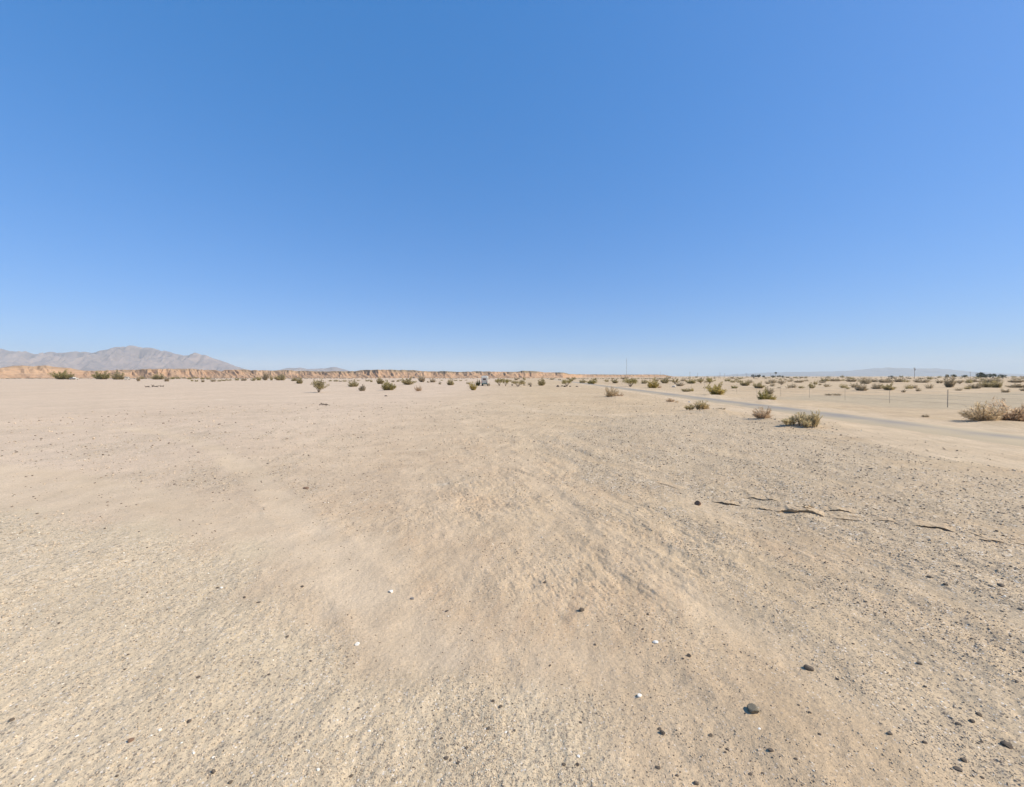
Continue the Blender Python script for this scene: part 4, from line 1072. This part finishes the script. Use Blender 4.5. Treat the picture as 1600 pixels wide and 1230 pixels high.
def far_van(px, py, label, rz):
    x, y = at(px, py)
    r = empty('panel_van', (x, y, ground_z(x, y)), rz)
    prof = [(-2.4, .45), (-2.4, 1.9), (-2.2, 2.05), (1.1, 2.05), (1.9, 1.25), (2.5, 1.1), (2.55, .45)]
    MB().prism(prof, 'x', -.95, .95, .08).build('body', PAINT, r)
    MB().box((0, -2.41, 1.45), (1.3, .06, .5), .02).build('rear_window', GLASS, r)
    for s in (-1, 1):
        for yy in (-1.6, 1.7): wheel(r, s * .84, yy, .34)
        MB().box((s * .955, .3, 1.55), (.03, 1.3, .42)).build('side_window', GLASS, r)
    tag(r, label, 'van')

camper_van(757, 603.2, 'white camper van seen from behind, parked among shrubs before the bluff')
pickup(115.5, 593.2, 'white pickup truck parked side-on beside the large dark green shrub', math.radians(82))
far_van(199, 594.0, 'small white van parked at the foot of the left bluff', math.radians(35))

# ------------------------------------------------------------------ wire fence right of the road
WOOD = flat_mat('weathered_wood', (.34, .285, .22), .9, .1)
WIRE = flat_mat('fence_wire', (.25, .24, .23), .5, .3, metal=.5)
TPOST = flat_mat('rusty_steel_post', (.30, .25, .19), .8, .2)
def build_fence():
    r = empty('wire_fence', (34.8, 31.4, 0))
    def fx(y): return 35.7 - .03 * y + (0 if y < 80 else -.0)
    ys = list(np.arange(17.4, 132, 4.67))
    inv = Matrix.Translation((-34.8, -31.4, 0))
    for i, y in enumerate(ys):
        x = fx(y); z = ground_z(x, y)
        wood = abs(y - 31.4) < 1 
        m = MB()
        lean = random.uniform(-.05, .05)
        if wood: m.cyl((x - 34.8, y - 31.4, z - .1), (x - 34.8 + lean, y - 31.4, z + 1.42), .027, .024, 9)
        else:
            m.box((x - 34.8, y - 31.4, z + .62), (.02, .008, 1.25)).box((x - 34.8, y - 31.4 + .010, z + .62), (.008, .014, 1.25))
        o = m.build('post', WOOD if wood else TPOST, r)
        if wood: o['label'] = 'thick wooden post'
    for k, hh in enumerate((.35, .65, .95, 1.25)):
        pts = []
        for a, b in zip(ys[:-1], ys[1:]):
            for t in np.linspace(0, 1, 5)[:-1]:
                y = a + (b - a) * t; pts.append(np.array([fx(y) - 34.8 - .03, y - 31.4, hh + ground_z(fx(y), y) - .03 * math.sin(math.pi * t)]))
        v, q = tubes([pts], .0045, .0045, 4)
        link('wire', np_mesh('wire', v, quads=q), WIRE, r)
    tag(r, 'low wire fence on thin posts running across the plain beyond the road', 'fence')
build_fence()

# ------------------------------------------------------------------ poles, mast, far trees
def utility_pole(px, dist, top_py, label, group=None, transformer=False, arms=1):
    x = (px - 800) / F * dist; y = dist
    H = CAM_H + (HZ - top_py) * dist / F
    r = empty('utility_pole', (x, y, 0))
    MB().cyl((0, 0, -.2), (0, 0, H), .19, .13, 9).build('pole', WOOD, r)
    for k in range(arms):
        b = MB().box((0, .16, H - .4 - k * .9), (2.4, .12, .14)).build('crossarm', WOOD, r)
        for s in (-1.05, -.55, .55, 1.05): MB().cyl((s, .16, H - .33 - k * .9), (s, .16, H - .1 - k * .9), .06, .04, 7).build('insulator', STEEL, b)
    if transformer:
        MB().cyl((.5, 0, H - 2.6), (.5, 0, H - 1.3), .38, n=12).build('transformer', STEEL, r)
    tag(r, label, 'pole', group)

utility_pole(1429, 380, 574.5, 'tall utility pole with crossarms alone before the pale range on the right', transformer=True, arms=2)
utility_pole(1078, 560, 581.3, 'tallest utility pole right of the bluff end')
GP = 'line of utility poles far out on the plain'
utility_pole(1090, 680, 582.8, 'second utility pole to the right of the bluff end', GP)
utility_pole(1125, 620, 582.6, 'third utility pole to the right of the bluff end', GP)
utility_pole(1132, 700, 583.8, 'fourth utility pole to the right of the bluff end', GP)
utility_pole(1152, 760, 583.6, 'fifth utility pole, between the bluff end and the dark tree block', GP)
utility_pole(1166, 640, 582.8, 'utility pole just left of the dark tree block', GP)
utility_pole(1204, 700, 584, 'utility pole between the dark tree block and the palm', GP)
utility_pole(1516, 520, 581.5, 'utility pole left of the dark trees at far right', GP)
utility_pole(1032, 900, 580.8, 'lone pole standing above the right end of the bluff')

def radio_mast():
    d = 1500; x = (979 - 800) / F * d; H = CAM_H + (HZ - 560.5) * d / F
    r = empty('radio_mast', (x, d, 0))
    legs = [Vector((math.cos(a) * .75, math.sin(a) * .75, 0)) for a in (0, 2.094, 4.189)]
    m = MB()
    for l in legs: m.cyl(l, (l.x, l.y, H), .16, n=5)
    n = 30
    for k in range(n):
        z0 = H * k / n; z1 = H * (k + 1) / n
        for i in range(3):
            a, b = legs[i], legs[(i + 1) % 3]
            m.cyl((a.x, a.y, z0), (b.x, b.y, z1), .08, n=4)
    m.build('lattice', STEEL, r)
    for i in range(3):
        a = i * 2.094 + .5
        for zz in (.5, .95):
            MB().cyl((0, 0, H * zz), (math.cos(a) * H * .55, math.sin(a) * H * .55, 0), .03, n=4).build('guy_wire', STEEL, r)
    MB().cyl((0, 0, H), (0, 0, H + 3), .06, n=5).build('antenna', STEEL, r)
    tag(r, 'tall thin guyed radio mast rising behind the low end of the bluff', 'mast')
radio_mast()

DARKLEAF = foliage_material('tree_leaves', (.045, .06, .03), (.07, .085, .045))
def far_tree(px, dist, top_py, wpx, label, seed, cat='tree', group=None):
    x = (px - 800) / F * dist; H = CAM_H + (HZ - top_py) * dist / F; W = wpx * dist / F
    rs = np.random.default_rng(seed)
    r = empty('tamarisk_tree', (x, dist, 0))
    paths = []
    for k in range(7):
        a = rs.uniform(0, 6.28); hd = np.array([math.cos(a), math.sin(a), 0])
        paths.append([np.array([0, 0, -.1]) + hd * W * .3 * s ** 1.4 + np.array([0, 0, H * .75 * s]) for s in np.linspace(0, 1, 5)])
    v, q = tubes(paths, H * .035, H * .01, 6)
    link('trunk', np_mesh('trunk', v, quads=q), WOOD, r)
    cl = rs.uniform(-1, 1, (26, 3)); cl = cl / np.maximum(1, np.linalg.norm(cl, axis=1))[:, None]
    cl = cl * np.array([W * .4, W * .4, H * .36]) + np.array([0, 0, H * .58])
    C = np.concatenate([c + rs.normal(0, H * .09, (75, 3)) for c in cl])
    C[:, 2] = np.clip(C[:, 2], .15, H * 1.02)
    lv, lf = leaf_tris(C, H * .055, rs, 1.8)
    tn = np.repeat(np.repeat(rs.uniform(.6, 1.4, 26), 75), 3)
    link('crown', np_mesh('crown', lv, tris=lf, col={'tone': np.stack([tn] * 3, 1)}), DARKLEAF, r)
    tag(r, label, cat, group)

far_tree(1178, 650, 585.4, 8, 'dark flat-topped tree forming the left half of the far dark tree block', 1)
far_tree(1185, 650, 585.2, 7, 'dark flat-topped tree forming the right half of the far dark tree block', 2)
far_tree(1193, 700, 587, 4, 'small far tree right of the dark tree block', 3)
far_tree(1208, 700, 586.8, 6, 'low far tree under the left side of the palm', 4)
far_tree(1217, 700, 586.6, 7, 'low far tree under the right side of the palm', 5)
far_tree(1223, 720, 587.2, 4, 'smallest far tree right of the palm', 6)
far_tree(1392, 700, 587, 7, 'small far tree before the pale range, left of the tall utility pole', 7)
far_tree(1480, 600, 585.2, 5, 'left of two small far trees above the wooden fence post', 8)
far_tree(1490, 600, 585, 6, 'right of two small far trees above the wooden fence post', 9)
far_tree(1507, 600, 586, 7, 'low far tree just left of the right-hand utility pole', 10)
far_tree(1532, 480, 582, 10, 'tallest dark tree on the horizon at far right', 11)
far_tree(1541, 480, 584.5, 8, 'dark tree just right of the tallest one at far right', 12)
far_tree(1551, 480, 584, 9, 'rounded dark tree, third of the row at far right', 13)
far_tree(1566, 480, 585.2, 10, 'low dark tree at the right end of the far right row', 14)

def palm(px, dist, top_py, label):
    x = (px - 800) / F * dist; H = CAM_H + (HZ - top_py) * dist / F
    r = empty('palm_tree', (x, dist, 0)); rs = np.random.default_rng(4)
    MB().cyl((0, 0, -.2), (.15, 0, H - 1.3), .32, .22, 9).build('trunk', WOOD, r)
    paths = []; C = []; UP = []
    for k in range(34):
        a = rs.uniform(0, 6.28); e = rs.uniform(-.5, 1.2); hd = np.array([math.cos(a), math.sin(a), 0]); L = rs.uniform(1.5, 2.1)
        P = np.array([np.array([.15, 0, H - 1.3]) + L * s * (hd * math.cos(e) + np.array([0, 0, math.sin(e)])) + np.array([0, 0, -.7 * s * s]) for s in np.linspace(0, 1, 6)])
        paths.append(P); s = rs.uniform(.2, 1, 40)
        C.append(np.stack([np.interp(s, np.linspace(0, 1, 6), P[:, j]) for j in range(3)], 1) + rs.normal(0, .08, (40, 3)))
    v, q = tubes(paths, .05, .02, 4)
    lv, lf = leaf_tris(np.concatenate(C), .34, rs, 3.0)
    co = np.vstack([lv, v]); tn = np.ones((len(co), 3))
    link('fronds', np_mesh('fronds', co, tris=lf, quads=q + len(lv), col={'tone': tn}), DARKLEAF, r)
    tag(r, label, 'palm')
palm(1212, 700, 581.5, 'single palm tree standing above low trees on the horizon')

# ------------------------------------------------------------------ desert air
def build_haze():
    m = bpy.data.materials.new('desert_air'); m.use_nodes = True
    ns, ls = m.node_tree.nodes, m.node_tree.links
    ns.remove(ns['Principled BSDF'])
    pv = ns.new('ShaderNodeVolumePrincipled')
    pv.inputs['Color'].default_value = (.79, .87, .89, 1)
    pv.inputs['Density'].default_value = 6.2e-5
    pv.inputs['Anisotropy'].default_value = 0.0
    ls.new(pv.outputs[0], ns['Material Output'].inputs['Volume'])
    b = MB().box((0, 0, 297.5), (40000, 40000, 605))
    o = b.build('haze', m)
    tag(o, kind='stuff')
build_haze()
